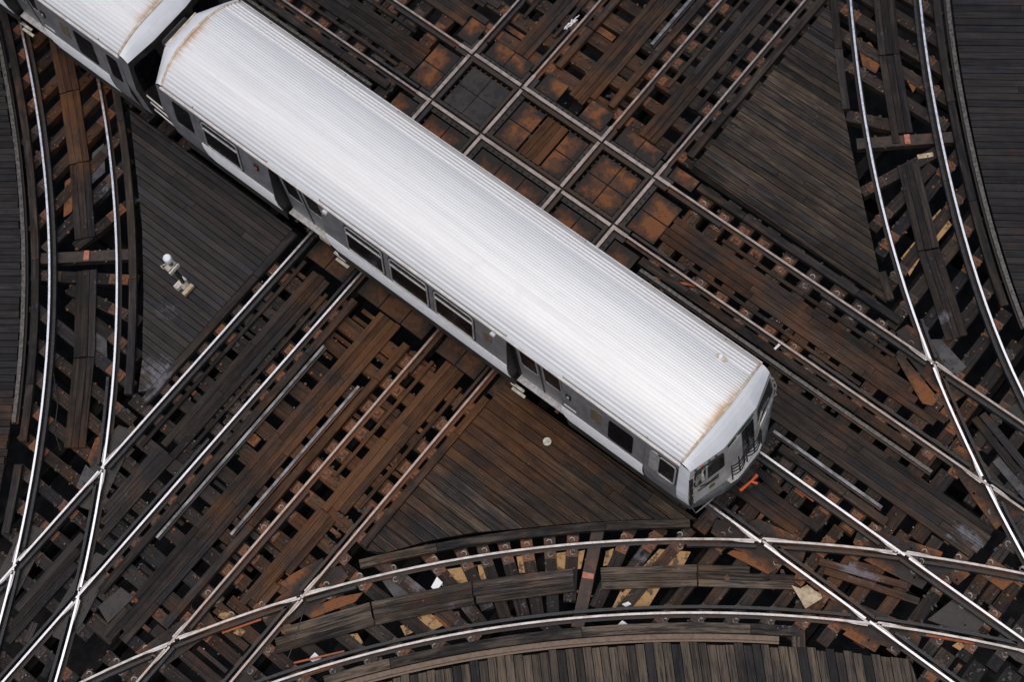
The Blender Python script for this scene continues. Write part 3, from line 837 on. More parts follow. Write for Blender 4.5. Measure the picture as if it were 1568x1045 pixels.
poly_plate([(134, 705), (146, 672), (153, 668), (153, 700), (140, 718)], 'plate', "narrow rust plate between the rails above the left frog")
poly_plate([(117, 744), (131, 712), (145, 725), (128, 748)], 'grey_plate', "grey plate between the rails at the left frog")
poly_plate([(76, 950), (104, 905), (118, 930), (92, 975)], 'dark_plate', "black oily plate between the rails near the lower left corner")
poly_plate([(150, 930), (185, 900), (205, 915), (165, 955)], 'dark_plate', "oily plate right of the lower left frog")
poly_plate([(1420, 950), (1460, 918), (1512, 950), (1490, 975)], 'dark_plate', "black oily plate between rails near the lower right corner")
poly_plate([(1500, 880), (1530, 862), (1560, 885), (1535, 905)], 'plate', "brown plate between rails at the right edge, low down")
poly_plate([(1440, 878), (1462, 862), (1486, 880), (1466, 897)], 'plate', "small brown plate between the diverging rails at lower right")

for b in BX: mark('top', (b, XR[0]), (b, XR[1]), .34)
for a in AY: mark('top', (XR[0], a), (XR[1], a), .34)

# ------------------------------------------------------------------ plank decks
def deck(name, label, poly, d, w, mat, z=-.075, t=.05, gap=.015, rag=.0, split=4.0):
    d = unit(d); n = (-d[1], d[0])
    U = lambda p: (p[0] * d[0] + p[1] * d[1], p[0] * n[0] + p[1] * n[1])
    W = lambda u, v: (u * d[0] + v * n[0], u * d[1] + v * n[1])
    Q = [U(p) for p in poly]
    def cr(v):
        c = []
        for k in range(len(Q)):
            a, b = Q[k], Q[(k + 1) % len(Q)]
            if (a[1] > v) != (b[1] > v): c.append(a[0] + (v - a[1]) * (b[0] - a[0]) / (b[1] - a[1]))
        return sorted(c)
    v = min(q[1] for q in Q); vmax = max(q[1] for q in Q)
    mb = MB()
    while v < vmax - .02:
        ww = w * R_.uniform(.94, 1.06)
        v1 = min(v + ww, vmax)
        c0, c1, cm = cr(v + .004), cr(v1 - gap), cr((v + v1) / 2)
        if len(c0) != len(cm): c0 = cm
        if len(c1) != len(cm): c1 = cm
        for k in range(0, len(cm) - 1, 2):
            a0, a1, b0, b1 = c0[k], c1[k], c0[k + 1], c1[k + 1]
            j0, j1 = R_.uniform(-rag, rag), R_.uniform(-rag, rag)
            a0 += j0; a1 += j0; b0 += j1; b1 += j1
            if min(b0, b1) - max(a0, a1) < .05 and max(b0, b1) - min(a0, a1) < .12: continue
            L = (b0 + b1 - a0 - a1) / 2
            cuts = []
            if L > split * .9:
                s = R_.uniform(.3, 1.0) * split
                while s < L - .5: cuts.append(s); s += R_.uniform(.7, 1.3) * split
            ends = [(a0, a1)] + [((a0 + a1) / 2 + s,) * 2 for s in cuts] + [(b0, b1)]
            for i in range(len(ends) - 1):
                e0, e1 = ends[i], ends[i + 1]
                g0 = .004 if i else 0; g1 = .004 if i < len(ends) - 2 else 0
                zz = z + R_.uniform(-.009, .009); r = R_.random(); off = R_.random() * 40
                m = max(1, int(abs(e1[0] - e0[0]) / .4))
                p00, p01, p10, p11 = e0[0] + g0, e0[1] + g0, e1[0] - g1, e1[1] - g1
                for q in range(m):
                    f0, f1 = q / m, (q + 1) / m
                    x00, x10 = p00 + (p10 - p00) * f0, p00 + (p10 - p00) * f1
                    x01, x11 = p01 + (p11 - p01) * f0, p01 + (p11 - p01) * f1
                    A, B, C, D = W(x00, v), W(x10, v), W(x11, v1 - gap), W(x01, v1 - gap)
                    mb.face([(*A, zz), (*B, zz), (*C, zz), (*D, zz)], [(x00 + off, 0), (x10 + off, 0), (x11 + off, ww), (x01 + off, ww)], 0, r)
                    mb.face([(*A, zz - t), (*B, zz - t), (*B, zz), (*A, zz)], [(x00 + off, 1), (x10 + off, 1), (x10 + off, 1.05), (x00 + off, 1.05)], 0, r)
                    mb.face([(*C, zz - t), (*D, zz - t), (*D, zz), (*C, zz)], [(x11 + off, 2), (x01 + off, 2), (x01 + off, 2.05), (x11 + off, 2.05)], 0, r)
                A, B, C, D = W(p00, v), W(p10, v), W(p11, v1 - gap), W(p01, v1 - gap)
                mb.face([(*D, zz - t), (*A, zz - t), (*A, zz), (*D, zz)], [(0, 3)] * 4, 0, r)
                mb.face([(*B, zz - t), (*C, zz - t), (*C, zz), (*B, zz)], [(0, 3)] * 4, 0, r)
        v = v1
    o = tag(mb.build(name, M[mat]), label, "deck")
    mark_poly('top', poly); mark_poly('tie', poly)
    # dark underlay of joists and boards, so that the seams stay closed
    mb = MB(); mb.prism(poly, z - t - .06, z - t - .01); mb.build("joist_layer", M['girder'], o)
    return o

GP = lambda pts, z=-.075: [G(x, y, z) for x, y in pts]
sig = GP([(198, 166), (208, 255), (218, 348), (220, 450), (218, 551), (212, 600), (224, 607)])
deck("signal_deck", "dark triangular plank deck at left that carries the small signal", [(-.42, -.50), (-5.9, -.50)] + sig[:-1] + [(-.42, sig[-1][1] + .05)], (1, 0), .150, 'deck', z=-.07)
ctr = GP([(752, 612), (562, 843), (581, 850), (658, 828), (725, 816), (790, 810.6), (880, 801.5), (981, 796), (1068, 795)])
deck("lower_deck", "big triangular brown plank deck between the train and the bottom curve", [(5.545, -.45), (5.545, ctr[1][1] + .02)] + ctr[1:] + [(ctr[-1][0] - .02, -.45)], (1, 0), .215, 'deck_worn', z=-.07)
upr = GP([(1285, 134), (1305, 234), (1331, 349), (1357, 463)])
deck("upper_deck", "triangular plank deck with worn boards at the top right", [(5.66, 5.76), (5.66, 10.83), GP([(1274, 20)])[0]] + upr + [(upr[-1][0] + .05, 5.76)], (1, 0), .165, 'deck_worn', z=-.07)
Lo = [p for p in resample(offset_line(L1, -.66), .5) if -400 < to_px(p)[1] < 800]
wl = GP([(0, 500), (100, 500)]); dl = (wl[1][0] - wl[0][0], wl[1][1] - wl[0][1])
deck("left_edge_deck", "dark plank deck along the left edge outside the curve", Lo + [(Lo[-1][0] - 3.0, Lo[-1][1] - 3.5), (-11, -9), (Lo[0][0] - 3, Lo[0][1] - 3)], dl, .165, 'deck_tar', rag=.03, split=3)
Ro = [p for p in resample(offset_line(R2, .70), .5)]
wr = GP([(1450, 300), (1568, 302)]); dr = (wr[1][0] - wr[0][0], wr[1][1] - wr[0][1])
deck("right_edge_deck", "nearly black plank deck along the right edge outside the curve", Ro + [(19, 9), (16, 15)], dr, .168, 'deck_tar', split=3.5)
Cb = [p for p in resample(offset_line(C2, -.60), .5) if 480 < to_px(p)[0] < 1420]
c0 = GP([(980, 1000), (986, 1045)]); dc = (c0[1][0] - c0[0][0], c0[1][1] - c0[0][1])
deck("bottom_deck", "weathered plank deck at the bottom edge with boards running down", Cb + [GP([(1440, 1150)])[0], GP([(900, 1250)])[0], GP([(480, 1200)])[0]], dc, .172, 'deck_strip', rag=.035, split=6)

# ------------------------------------------------------------------ cross ties with their plates
TIES = []
def tie(cx, cy, ang, a, b, label, group, w=.265, clips=False, mat='tie', plates=True, tol=.06, minlen=.55):
    d = (math.cos(ang), math.sin(ang))
    p0, p1 = (cx - d[0] * a, cy - d[1] * a), (cx + d[0] * b, cy + d[1] * b)
    for s0, s1 in free_runs('tie', p0, p1, w, tol):
        if s1 - s0 < minlen: continue
        q0, q1 = lerp(p0, p1, s0), lerp(p0, p1, s1)
        zt = -.176 + R_.uniform(-.006, .004)
        mb = MB(); mb.beam(q0, q1, w, zt - .2, zt, seg=.7)
        # a few bolts and a split along the tie
        o = tag(mb.build("crosstie", M[mat]), label, "crosstie", group)
        mark('tie', q0, q1, w + .01)
        TIES.append((q0, q1, w))
        if not plates: continue
        for ln in RAILS.values():
            for P, da, db in cross_pts([q0, q1], ln):
                e = min(seglen(P, q0), seglen(P, q1))
                if e < .06: continue
                if min([seglen(P, f) for f in FCORR] or [9]) < .35: continue
                add_plate(o, P, ang, db, zt, clips)
PLM = {}
def plate_mesh(rv):
    mb = MB(); mb.box(-.215, .215, -.115, .115, 0, .019)
    for x in (-.165, .165):
        for y in (-.06, .065): mb.prism([(x + .02 * math.cos(k * 1.047), y + .02 * math.sin(k * 1.047)) for k in range(6)], .019, .036)
    for x in (-.11, .11): mb.box(x - .035, x + .035, -.05, .03, .019, .045)
    o = mb.build("tie_plate", M['tie_plate']); me = o.data
    me.attributes['rust'].data.foreach_set("value", [rv] * len(me.vertices))
    bpy.data.objects.remove(o); return me
def clip_mesh(rv):
    mb = MB()
    pts = [(.052 * math.cos(t), .052 * math.sin(t), .055 + .012 * math.sin(t)) for t in np.linspace(-2.2, 2.2, 10)]
    mb.tube(pts + [(-.055, .02, .05)], .0145, 5)
    o = mb.build("rail_clip", M['clip']); me = o.data
    me.attributes['rust'].data.foreach_set("value", [rv] * len(me.vertices))
    bpy.data.objects.remove(o); return me
def add_plate(t, P, ang, rdir, zt, clips):
    if not PLM:
        PLM['c'] = [clip_mesh(v) for v in (0, 1.1)]; PLM['p'] = [plate_mesh(v) for v in (.05, .25, .45, .65, .85, 1.05)]
    rv = float(rustf(np.array([[P[0], P[1], 0.0]]))[0]) * .8 + R_.uniform(.0, .4)
    o = bpy.data.objects.new("tie_plate", PLM['p'][min(5, int(rv * 5))]); COL.objects.link(o)
    o.parent = t
    o.location = Vector((P[0], P[1], zt + .0005)) - Vector(t.location)
    o.rotation_euler = (0, 0, ang + (math.pi if R_.random() < .5 else 0))
    if clips:
        n = (-rdir[1], rdir[0])
        for sg in (1, -1):
            c = bpy.data.objects.new("rail_clip", PLM['c'][1 if rv > .62 or clips == 'rusty' else 0]); COL.objects.link(c)
            c.parent = o
            q = Vector((n[0] * sg * .125, n[1] * sg * .125, .012 + .0))
            q.rotate(Quaternion((0, 0, 1), -o.rotation_euler.z))
            c.location = q
            c.rotation_euler = (0, 0, R_.uniform(-.4, .4) + math.atan2(rdir[1], rdir[0]) - o.rotation_euler.z + (0 if sg > 0 else math.pi))

def fan(line, side, key, label, group, clips, pitch=.56, fanpitch=.46, half=.7525, ext=(.42, .42), s_skip=(0, 0)):
    ctr = resample(offset_line(line, side), .05)
    L = line_len(ctr); s = s_skip[0]
    while s < L - s_skip[1]:
        P, t = at_s(ctr, s)
        a = key(to_px(P, -.17))
        d = (math.cos(a), math.sin(a))
        sn = max(.45, abs(t[0] * d[1] - t[1] * d[0]))
        fanz = 0.06 < abs(math.sin(2 * a)) 
        tie(P[0], P[1], a, (half + ext[0]) / sn + R_.uniform(-.06, .08), (half + ext[1]) / sn + R_.uniform(-.06, .08), label, group,
            w=R_.uniform(.235, .275), clips=clips)
        s += (fanpitch if fanz else pitch / sn) * R_.uniform(.95, 1.05)
def smooth(x, a, b):
    t = max(0, min(1, (x - a) / (b - a))); return t * t * (3 - 2 * t)
def special(pa, pb, label, w=.25):
    """the odd steel tie with an insulated joint in its middle"""
    a, b = G(*pa, -.15), G(*pb, -.15)
    mb = MB(); mb.beam(a, b, w, -.34, -.150)
    for f in (.1, .22, .4, .62, .8, .92): bolt(mb, *lerp(a, b, f * seglen(a, b)), -.150, .022, .015)
    o = tag(mb.build("steel_tie", M['tie_plate']), label, "steel tie")
    mark('tie', a, b, w + .02)
    m = lerp(a, b, seglen(a, b) * .5); u = unit((b[0] - a[0], b[1] - a[1]))
    mb = MB(); mb.beam((m[0] - u[0] * .06, m[1] - u[1] * .06), (m[0] + u[0] * .06, m[1] + u[1] * .06), w * .9, -.150, -.095)
    mb.build("insulated_joint", M['copper'], o)
    mark('top', (m[0] - u[0] * .12, m[1] - u[1] * .12), (m[0] + u[0] * .12, m[1] + u[1] * .12), w)
special((62, 396), (205, 389), "steel tie with an orange joint across the left curve")
special((1312, 220), (1466, 209), "steel tie with a copper red joint across the right curve")
special((917, 806), (884, 962), "steel tie with a copper red joint across the bottom curve")
H = math.pi / 2
fan(L1, .7525, lambda q: H * (1 - smooth(q[1], 335, 490)), "dark crosstie under the left curve", "crossties of the left curve", False, s_skip=(2.5, 3.2))
fan(R2, -.7525, lambda q: H * smooth(q[1], 140, 310), "dark crosstie under the right curve", "crossties of the right curve", 'rusty', s_skip=(1.8, 2.2))
for ta, tb in (((648, 842), (742, 962)), ((700, 832), (757, 955)), ((735, 828), (775, 950)), ((768, 822), (803, 948)), ((804, 818), (824, 945)), ((841, 815), (847, 942)),
               ((878, 811), (871, 938)), ((965, 812), (905, 945)), ((1012, 812), (918, 940)), ((1055, 813), (948, 940))):
    a_, b_ = G(*ta, -.17), G(*tb, -.17); L_ = seglen(a_, b_)
    tie(a_[0], a_[1], math.atan2(b_[1] - a_[1], b_[0] - a_[0]), .06, L_ + R_.uniform(-.03, .1), "dark crosstie under the bottom curve", "crossties of the bottom curve", w=R_.uniform(.235, .265), clips=True)
fan(C2, .7525, lambda q: 0.0 if q[0] < 860 else -H, "dark crosstie under the bottom curve", "crossties of the bottom curve", True, s_skip=(1.8, 2.2))
def row(fixed_lo, fixed_hi, start, end, axis, label, group, pitch=.58, w=.325, clips=False):
    t = start
    while t < end:
        lo, hi = fixed_lo + R_.uniform(-.1, .1), fixed_hi + R_.uniform(-.1, .1)
        c = (lo + hi) / 2
        if axis == 'x': tie(c, t, R_.uniform(-.012, .012), c - lo, hi - c, label, group, w=w * R_.uniform(.80, 1.08), clips=clips)
        else: tie(t, c, H + R_.uniform(-.012, .012), c - lo, hi - c, label, group, w=w * R_.uniform(.92, 1.06), clips=clips)
        t += pitch * R_.uniform(.90, 1.10)
row(-.55, 2.66, -11.8, -.85, 'x', "dark crosstie of the straight track beside the signal deck", "crossties below the train, left track")
row(2.74, 5.72, -11.6, -.85, 'x', "brown crosstie of the straight track beside the big lower deck", "crossties below the train, right track", clips=True)
row(-.55, 2.66, 5.95, 11.6, 'x', "dark crosstie of the track with the white rag", "crossties above the train, left track")
row(2.74, 5.72, 5.95, 11.8, 'x', "dark crosstie of the track beside the top right deck", "crossties above the train, right track")
row(2.72, 5.72, -8.0, -.95, 'y', "dark crosstie above the train roof, left of the crossing", "crossties above the roof, left")
row(2.72, 5.72, 6.35, 17.5, 'y', "brown crosstie above the train roof, right of the crossing", "crossties above the roof, right", clips=True)
row(-.55, 2.66, 10.0, 17.5, 'y', "crosstie in front of the train nose", "crossties in front of the train")
row(-.9, 2.4, -5.6, -3.4, 'y', "crosstie in the shade under the car gap", "crossties under the car gap")

# ------------------------------------------------------------------ long guard timbers beside the tracks
def timber(line, label, w=.165, z=-.035, group=None, lengths=3.4, name="guard_timber", cat="timber", mat='timber', h=.13, tol=.05):
    line = resample(line, .3); L = line_len(line); s = R_.uniform(.5, 1) * lengths * .5; cuts = [0]
    while s < L - .8: cuts.append(s); s += lengths * R_.uniform(.7, 1.3)
    cuts.append(L)
    pieces = []
    for a, b in zip(cuts[:-1], cuts[1:]):
        pts = sub_line(line, a + .006, b - .006)
        run = []
        r = R_.random(); dz = R_.uniform(-.006, .006)
        def flush(run):
            if len(run) > 1 and line_len(run) > .3:
                hw = w / 2
                mb = MB(); pieces.append(mb); mb.sweep(run, [(hw, z + dz), (-hw, z + dz), (-hw, z + dz - h), (hw, z + dz - h)], [0] * 4, r); mark_line('top', run, w); return True
        for i in range(len(pts) - 1):
            fr = free_runs('top', pts[i], pts[i + 1], w, tol + .12)
            if fr and fr[0][1] - fr[0][0] > .6 * seglen(pts[i], pts[i + 1]) - .06:
                if not run: run = [pts[i]]
                run.append(pts[i + 1])
            else:
                flush(run); run = []
        flush(run)
    if pieces:
        # uv of a sweep runs along u already; bolts on top
        if len(pieces) == 1: return tag(pieces[0].build(name, M[mat]), label, cat, group)
        q = np.array(pieces[0].v).mean(0)
        root = empty(name, (q[0], q[1], z - h), label, cat, group)
        for mb in pieces: mb.build("timber_length", M[mat], root)
        return root
timber(vline(-.31, -.55, -5.45), "thin edge timber along the lower side of the signal deck")
timber(vline(1.79, -.95, -9.0), "guard timber right of the second straight rail below the train")
timber(vline(3.34, -1.05, -8.7), "guard timber left of the third straight rail below the train")
timber(vline(5.45, -.95, -4.95), "guard timber along the left edge of the big lower deck")
timber(vline(1.77, 6.05, 13), "guard timber right of the white rag, above the train")
timber(vline(3.33, 5.95, 13), "guard timber left of the third rail line above the train")
timber(vline(5.46, 6.0, 13), "guard timber along the left edge of the top right deck")
timber(hline(5.55, 6.05, 11.25), "guard timber along the lower edge of the top right deck")
timber(hline(3.43, 6.1, 13.0), "black guard timber between the train roof and the third rail", w=.18)
timber(hline(3.43, -7, -1.0), "black guard timber above the roof, left of the crossing", w=.18)
timber(hline(1.84, 10.9, 13.5), "guard timber ahead of the train front beside the middle rail")
timber(pxline(offset_line(L1, -.33), -300, 690, 1), "outer guard timber of the left curve, upper lengths", lengths=4)
timber(pxline(offset_line(L1, -.35), 695, 830, 1), "outer guard timber of the left curve, short lower length")
timber(pxline(offset_line(L2, .34), 120, 611, 1), "bluish grey guard timber between left curve and signal deck")
timber(pxline(offset_line(R1, -.36), -300, 468, 1), "guard timber between right curve and top right deck")
timber(pxline(offset_line(R2, .36), -300, 477, 1), "outer guard timber of the right curve")
timber(pxline(offset_line(C1, .335), 538, 1070, 0), "curved guard timber along the lower edge of the big deck", w=.17, tol=.3, mat='weathered')
timber(pxline(offset_line(C2, -.29), 480, 1238, 0), "curved guard timber above the brown third rail at the bottom", w=.2, mat='weathered')

# ------------------------------------------------------------------ third rails
TRP = [(.036, 0), (-.036, 0), (-.040, -.03), (-.012, -.045), (-.012, -.085), (-.06, -.10), (-.06, -.115), (.06, -.115), (.06, -.10), (.012, -.085), (.012, -.045), (.040, -.03)]
def third(line, label, mat, z=.005, side='rail_side', wide=1.0):
    line = resample(line, .3)
    prof = [(a * wide, b) for a, b in TRP]
    mb = MB(); mb.sweep(line, prof, [0, 1] + [1] * 9 + [1], zoff=z)
    o = tag(mb.build("third_rail", [M[mat], M[side]]), label, "third rail")
    L = line_len(line); s = .6
    while s < L - .3:
        P, d = at_s(line, s)
        mb = MB(); mb.tube([(P[0], P[1], -.172), (P[0], P[1], -.111)], [.07, .05], 8)
        mb.build("insulator", M['cream'] if R_.random() < .15 else M['guard'], o)
        s += 2.3
    mark_line('top', line, .12)
    return o
third(hline(3.235, 6.25, 13.6), "dark shiny third rail beside the train roof, right of the crossing", 'dull')
third(hline(3.20, -8, -1.3), "dark third rail above the roof, left of the crossing", 'dull')
third(hline(2.03, 10.6, 13.25), "short silver third rail running out beside the train front", 'silver', wide=.85)
third(vline(1.965, -2.15, -7.45), "silver third rail below the train, nearer the signal deck", 'silver', wide=.8)
third(vline(3.155, -2.4, -6.45), "silver third rail below the train, nearer the big lower deck", 'silver', wide=.8)
third(vline(3.13, 7.7, 13), "silver third rail above the train, right of the white rag", 'silver')
third(pxline(offset_line(L1, -.575), -300, 655, 1), "grey third rail along the left edge deck", 'dull', wide=1.2)
third(pxline(offset_line(R2, .59), -300, 512, 1), "grey third rail along the dark deck at right edge", 'dull', wide=1.2)
third(pxline(offset_line(C2, -.475), 470, 1209, 0), "wide brown third rail curving along the bottom deck", 'brown_rail', side='brown_rail', wide=1.35)

# ------------------------------------------------------------------ plank walkways between the rails (each board is a part)
def walkway(lines, w, label, group=None, z=-.112, t=.055, length=3.2, tol=.10, stagger=.35, mat='plank', name="plank_walkway", cat="walkway"):
    """lines: centre lines of the boards, each a plan polyline"""
    boards = []
    for ln in lines:
        for i in range(len(ln) - 1):
            for a, b in free_runs('top', ln[i], ln[i + 1], w, tol):
                if b - a < .35: continue
                q0, q1 = lerp(ln[i], ln[i + 1], a), lerp(ln[i], ln[i + 1], b)
                L = seglen(q0, q1); cuts = [0]; s = length * R_.uniform(.5, 1.2)
                while s < L - .7: cuts.append(s); s += length * R_.uniform(.8, 1.25)
                cuts.append(L)
                for c0, c1 in zip(cuts[:-1], cuts[1:]):
                    boards.append((lerp(q0, q1, c0 + .004), lerp(q0, q1, max(c1 - .006, c0 + .02))))
    if not boards: return
    # split into runs that touch, so that a walkway interrupted by a rail stays honest
    c = boards[0][0]
    root = empty(name, (c[0], c[1], z - t), label, cat, group)
    for q0, q1 in boards:
        zz = z + R_.uniform(-.007, .007)
        mb = MB(); mb.beam(q0, q1, w - .010, zz - t, zz); mb.build("board", M[mat], root)
        mark('top', q0, q1, w)
    return root
def vboards(x0, x1, n, y0, y1, rag=.25):
    w = (x1 - x0) / n
    return [[(x0 + w * (i + .5), y0 + R_.uniform(-rag, rag) * .5), (x0 + w * (i + .5), y1 + R_.uniform(-rag, rag))] for i in range(n)], w
def hboards(y0, y1, n, x0, x1, rag=.25):
    w = (y1 - y0) / n
    return [[(x0 + R_.uniform(-rag, rag) * .5, y0 + w * (i + .5)), (x1 + R_.uniform(-rag, rag), y0 + w * (i + .5))] for i in range(n)], w
for args, lab in (((vboards(.58, 1.07, 3, -.86, -5.9)), "three board walkway between the first two straight rails below the train"),
                  ((vboards(.55, 1.05, 3, -5.95, -12)), "three board walkway by the left frogs, between the straight rails"),
                  ((vboards(2.37, 2.95, 4, -.72, -9.55)), "long brown four board walkway between the two straight tracks"),
                  ((vboards(4.22, 4.72, 3, -.62, -4.75)), "rusty three board walkway beside the big lower deck"),
                  ((vboards(4.18, 4.66, 3, -4.85, -7.3)), "darker three board walkway near the left end of bottom curve"),
                  ((vboards(.66, 1.08, 3, 5.70, 13)), "three board walkway left of the white rag, above the train"),
                  ((vboards(2.37, 2.93, 4, 5.62, 13)), "four board walkway between the two tracks above the train"),
                  ((vboards(4.22, 4.66, 3, 5.66, 13)), "three board walkway next to the top right deck track"),
                  ((vboards(2.35, 2.93, 3, 3.90, 4.98, 0)), "short boards inside the middle cell of the square crossing"),
                  ((hboards(4.12, 4.72, 4, -.72, -9)), "four board walkway above the roof, left of the crossing"),
                  ((hboards(4.09, 4.74, 4, 6.15, 13.3)), "four board walkway above the roof, right of the crossing"),
                  ((hboards(2.26, 3.04, 5, 9.0, 15.4)), "wide five board walkway ahead of the train front"),
                  ((hboards(.52, 1.02, 3, 10.6, 12.45)), "dark three board walkway under the train front"),
                  ((hboards(5.62, 6.75, 7, -.55, -6, .6)), "stepped dark boards at the top edge left of the crossing")):
    walkway(args[0], args[1], lab)
for xs, y0, y1, lab in (((.30,), -.9, -6.2, "narrow board beside the first straight rail below the train"), ((1.19,), -1.2, -5.6, "narrow board beside the second straight rail below the train"),
                        ((4.01,), -1.0, -4.2, "narrow board beside the third straight rail below the train"), ((4.87,), -1.1, -4.4, "narrow board beside the fourth straight rail below the train"),
                        ((.33,), 6.6, 13, "narrow board beside the first rail above the train"), ((1.2,), 6.6, 13, "narrow board beside the second rail above the train"),
                        ((4.03,), 7.1, 13, "narrow board beside the third rail above the train"), ((4.86,), 7.0, 13, "narrow board beside the fourth rail above the train")):
    walkway([[(x, y0), (x, y1)] for x in xs], .085, lab, z=-.10, name="edge_board", cat="edge board")
for y, x0, x1, lab in ((4.06 - .12, 7.0, 11.4, "narrow board beside the roof side rail, right of crossing"), (4.86, 7.2, 12.0, "narrow board beside the far rail, right of crossing"),
                       (3.98, -6, -1.2, "narrow board beside the roof side rail, left of crossing"), (4.88, -6, -1.4, "narrow board beside the far rail, left of crossing")):
    walkway([[(x0, y), (x1, y)]], .085, lab, z=-.10, name="edge_board", cat="edge board")

def curve_walk(line, off, w, n, lo, hi, ax, label, seg=1.9, mat='plank'):
    base = pxline(line, lo, hi, ax)
    L = line_len(base)
    k = max(1, round(L / seg))
    for j in range(k):
        P0, d0 = at_s(base, L * j / k); P1, d1 = at_s(base, L * (j + 1) / k)
        lines = []
        for i in range(n):
            o = off + w * (i - (n - 1) / 2)
            a = (P0[0] - d0[1] * o, P0[1] + d0[0] * o); b = (P1[0] - d1[1] * o, P1[1] + d1[0] * o)
            lines.append([a, b])
        walkway(lines, w, label[j] if j < len(label) else label[-1], length=5, tol=.10, mat=mat)
curve_walk(L1, .78, .155, 3, 40, 385, 1, ["rusty walkway boards of the left curve, topmost length", "walkway boards of the left curve, second length from the top", "walkway boards of the left curve just above its orange joint"], 1.8)
curve_walk(L1, .79, .155, 3, 402, 700, 1, ["walkway boards of the left curve just below its orange joint", "grey walkway boards of the left curve beside the deck tip", "walkway boards of the left curve bending at the left frog"], 1.9)
curve_walk(C2, .80, .165, 3, 430, 895, 0, ["worn walkway boards of the bottom curve, leftmost length", "worn walkway boards of the bottom curve, second from left", "worn walkway boards of the bottom curve left of its red joint"], 2.0, 'weathered')
curve_walk(C2, .78, .150, 3, 912, 1225, 0, ["walkway boards of the bottom curve right of its red joint", "rusty walkway boards of the bottom curve ending at the cardboard"], 2.0, 'weathered')
curve_walk(R2, -.78, .155, 3, -60, 208, 1, ["walkway boards of the right curve, topmost in view", "walkway boards of the right curve just above its red joint"], 1.8)
curve_walk(R2, -.78, .155, 3, 224, 515, 1, ["walkway boards of the right curve just below its red joint", "walkway boards of the right curve with a chalky patch", "brown walkway boards of the right curve by the frog"], 1.9)
def px_walk(segs, w, label, **k):
    walkway([[G(*a, -.11), G(*b, -.11)] for a, b in segs], w, label, **k)
px_walk([((38, 988), (88, 880)), ((52, 992), (98, 893)), ((20, 985), (76, 868))], .16, "dark boards between the rails above the lower left corner")
px_walk([((66, 1038), (108, 952)), ((84, 1045), (118, 975))], .15, "dark boards between the rails at the bottom left edge")
px_walk([((1254, 860), (1414, 905)), ((1262, 874), (1408, 922)), ((1300, 862), (1418, 893))], .15, "chalky boards between the frogs right of the train front")
px_walk([((1492, 640), (1560, 725)), ((1504, 634), (1575, 720))], .16, "short blue grey boards at the right edge between the frogs")
px_walk([((1395, 545), (1470, 645)), ((1405, 534), (1432, 566))], .15, "odd boards left of the right hand frog")
px_walk([((1160, 720), (1243, 800)), ((1150, 735), (1225, 808))], .16, "dark boards below the orange lever at the train front")

# ------------------------------------------------------------------ short filler boards and plates in the gaps between ties
def filler(cx, cy, ang, ln, w, mat, label, group, z=-.185, cat="filler board", name="filler_board"):
    d = (math.cos(ang), math.sin(ang))
    p0, p1 = (cx - d[0] * ln / 2, cy - d[1] * ln / 2), (cx + d[0] * ln / 2, cy + d[1] * ln / 2)
    fr = free_runs('tie', p0, p1, w, .02)
    fr = [f for f in fr if f[1] - f[0] > .22]
    if not fr: return
    f = max(fr, key=lambda q: q[1] - q[0])
    q0, q1 = lerp(p0, p1, f[0]), lerp(p0, p1, f[1])
    mb = MB(); mb.beam(q0, q1, w - .012, z - .05, z + R_.uniform(-.004, .004)); mark('tie', q0, q1, w)
    return tag(mb.build(name, M[mat]), label, cat, group)
ZONES = [  # x0,x1,y0,y1, direction, label, group, share of plates
    (1.55, 2.5, -9, -1, 0, "short filler board in a gap beside the long brown walkway, left side", "fillers left of the long walkway", .1, 75),
    (2.9, 3.7, -9, -1, 0, "short filler board in a gap beside the long brown walkway, right side", "fillers right of the long walkway", .2, 75),
    (3.8, 5.1, -9, -1, 0, "short filler board between the rails beside the big lower deck", "fillers by the big lower deck", .35, 60),
    (.05, 1.4, -9, -1, 0, "short filler board between the rails beside the signal deck", "fillers by the signal deck", .1, 80),
    (.05, 1.4, 6, 12, 0, "short filler board between the rails by the white rag", "fillers by the white rag", .3, 26),
    (1.6, 3.6, 6, 12, 0, "short filler board between the two tracks above the train", "fillers between the upper tracks", .1, 44),
    (3.8, 5.1, 6, 12, 0, "short filler board between rails next to the top right deck", "fillers by the top right deck", .2, 26),
    (6.3, 15, 3.0, 5.4, 1, "short filler board above the roof, right of the crossing", "fillers above the roof, right", .45, 60),
    (-7, -.9, 3.0, 6.5, 1, "short filler board above the roof, left of the crossing", "fillers above the roof, left", .2, 50),
    (10.8, 17, -.4, 2.6, 1, "short filler board on the tracks ahead of the train", "fillers ahead of the train", .5, 70)]
for x0, x1, y0, y1, dr, lab, grp, sh, n in ZONES:
    for _ in range(n):
        x, y = R_.uniform(x0, x1), R_.uniform(y0, y1)
        pl = R_.random() < sh
        filler(x, y, 0 if dr == 0 else H, R_.uniform(.35, 1.0), R_.choice((.10, .14, .17, .24)), 'plate' if pl else 'tie',
               lab.replace("filler board", "rusty filler plate") if pl else lab, grp.replace("fillers", "rusty plates") if pl else grp,
               cat="filler plate" if pl else "filler board", name="filler_plate" if pl else "filler_board")
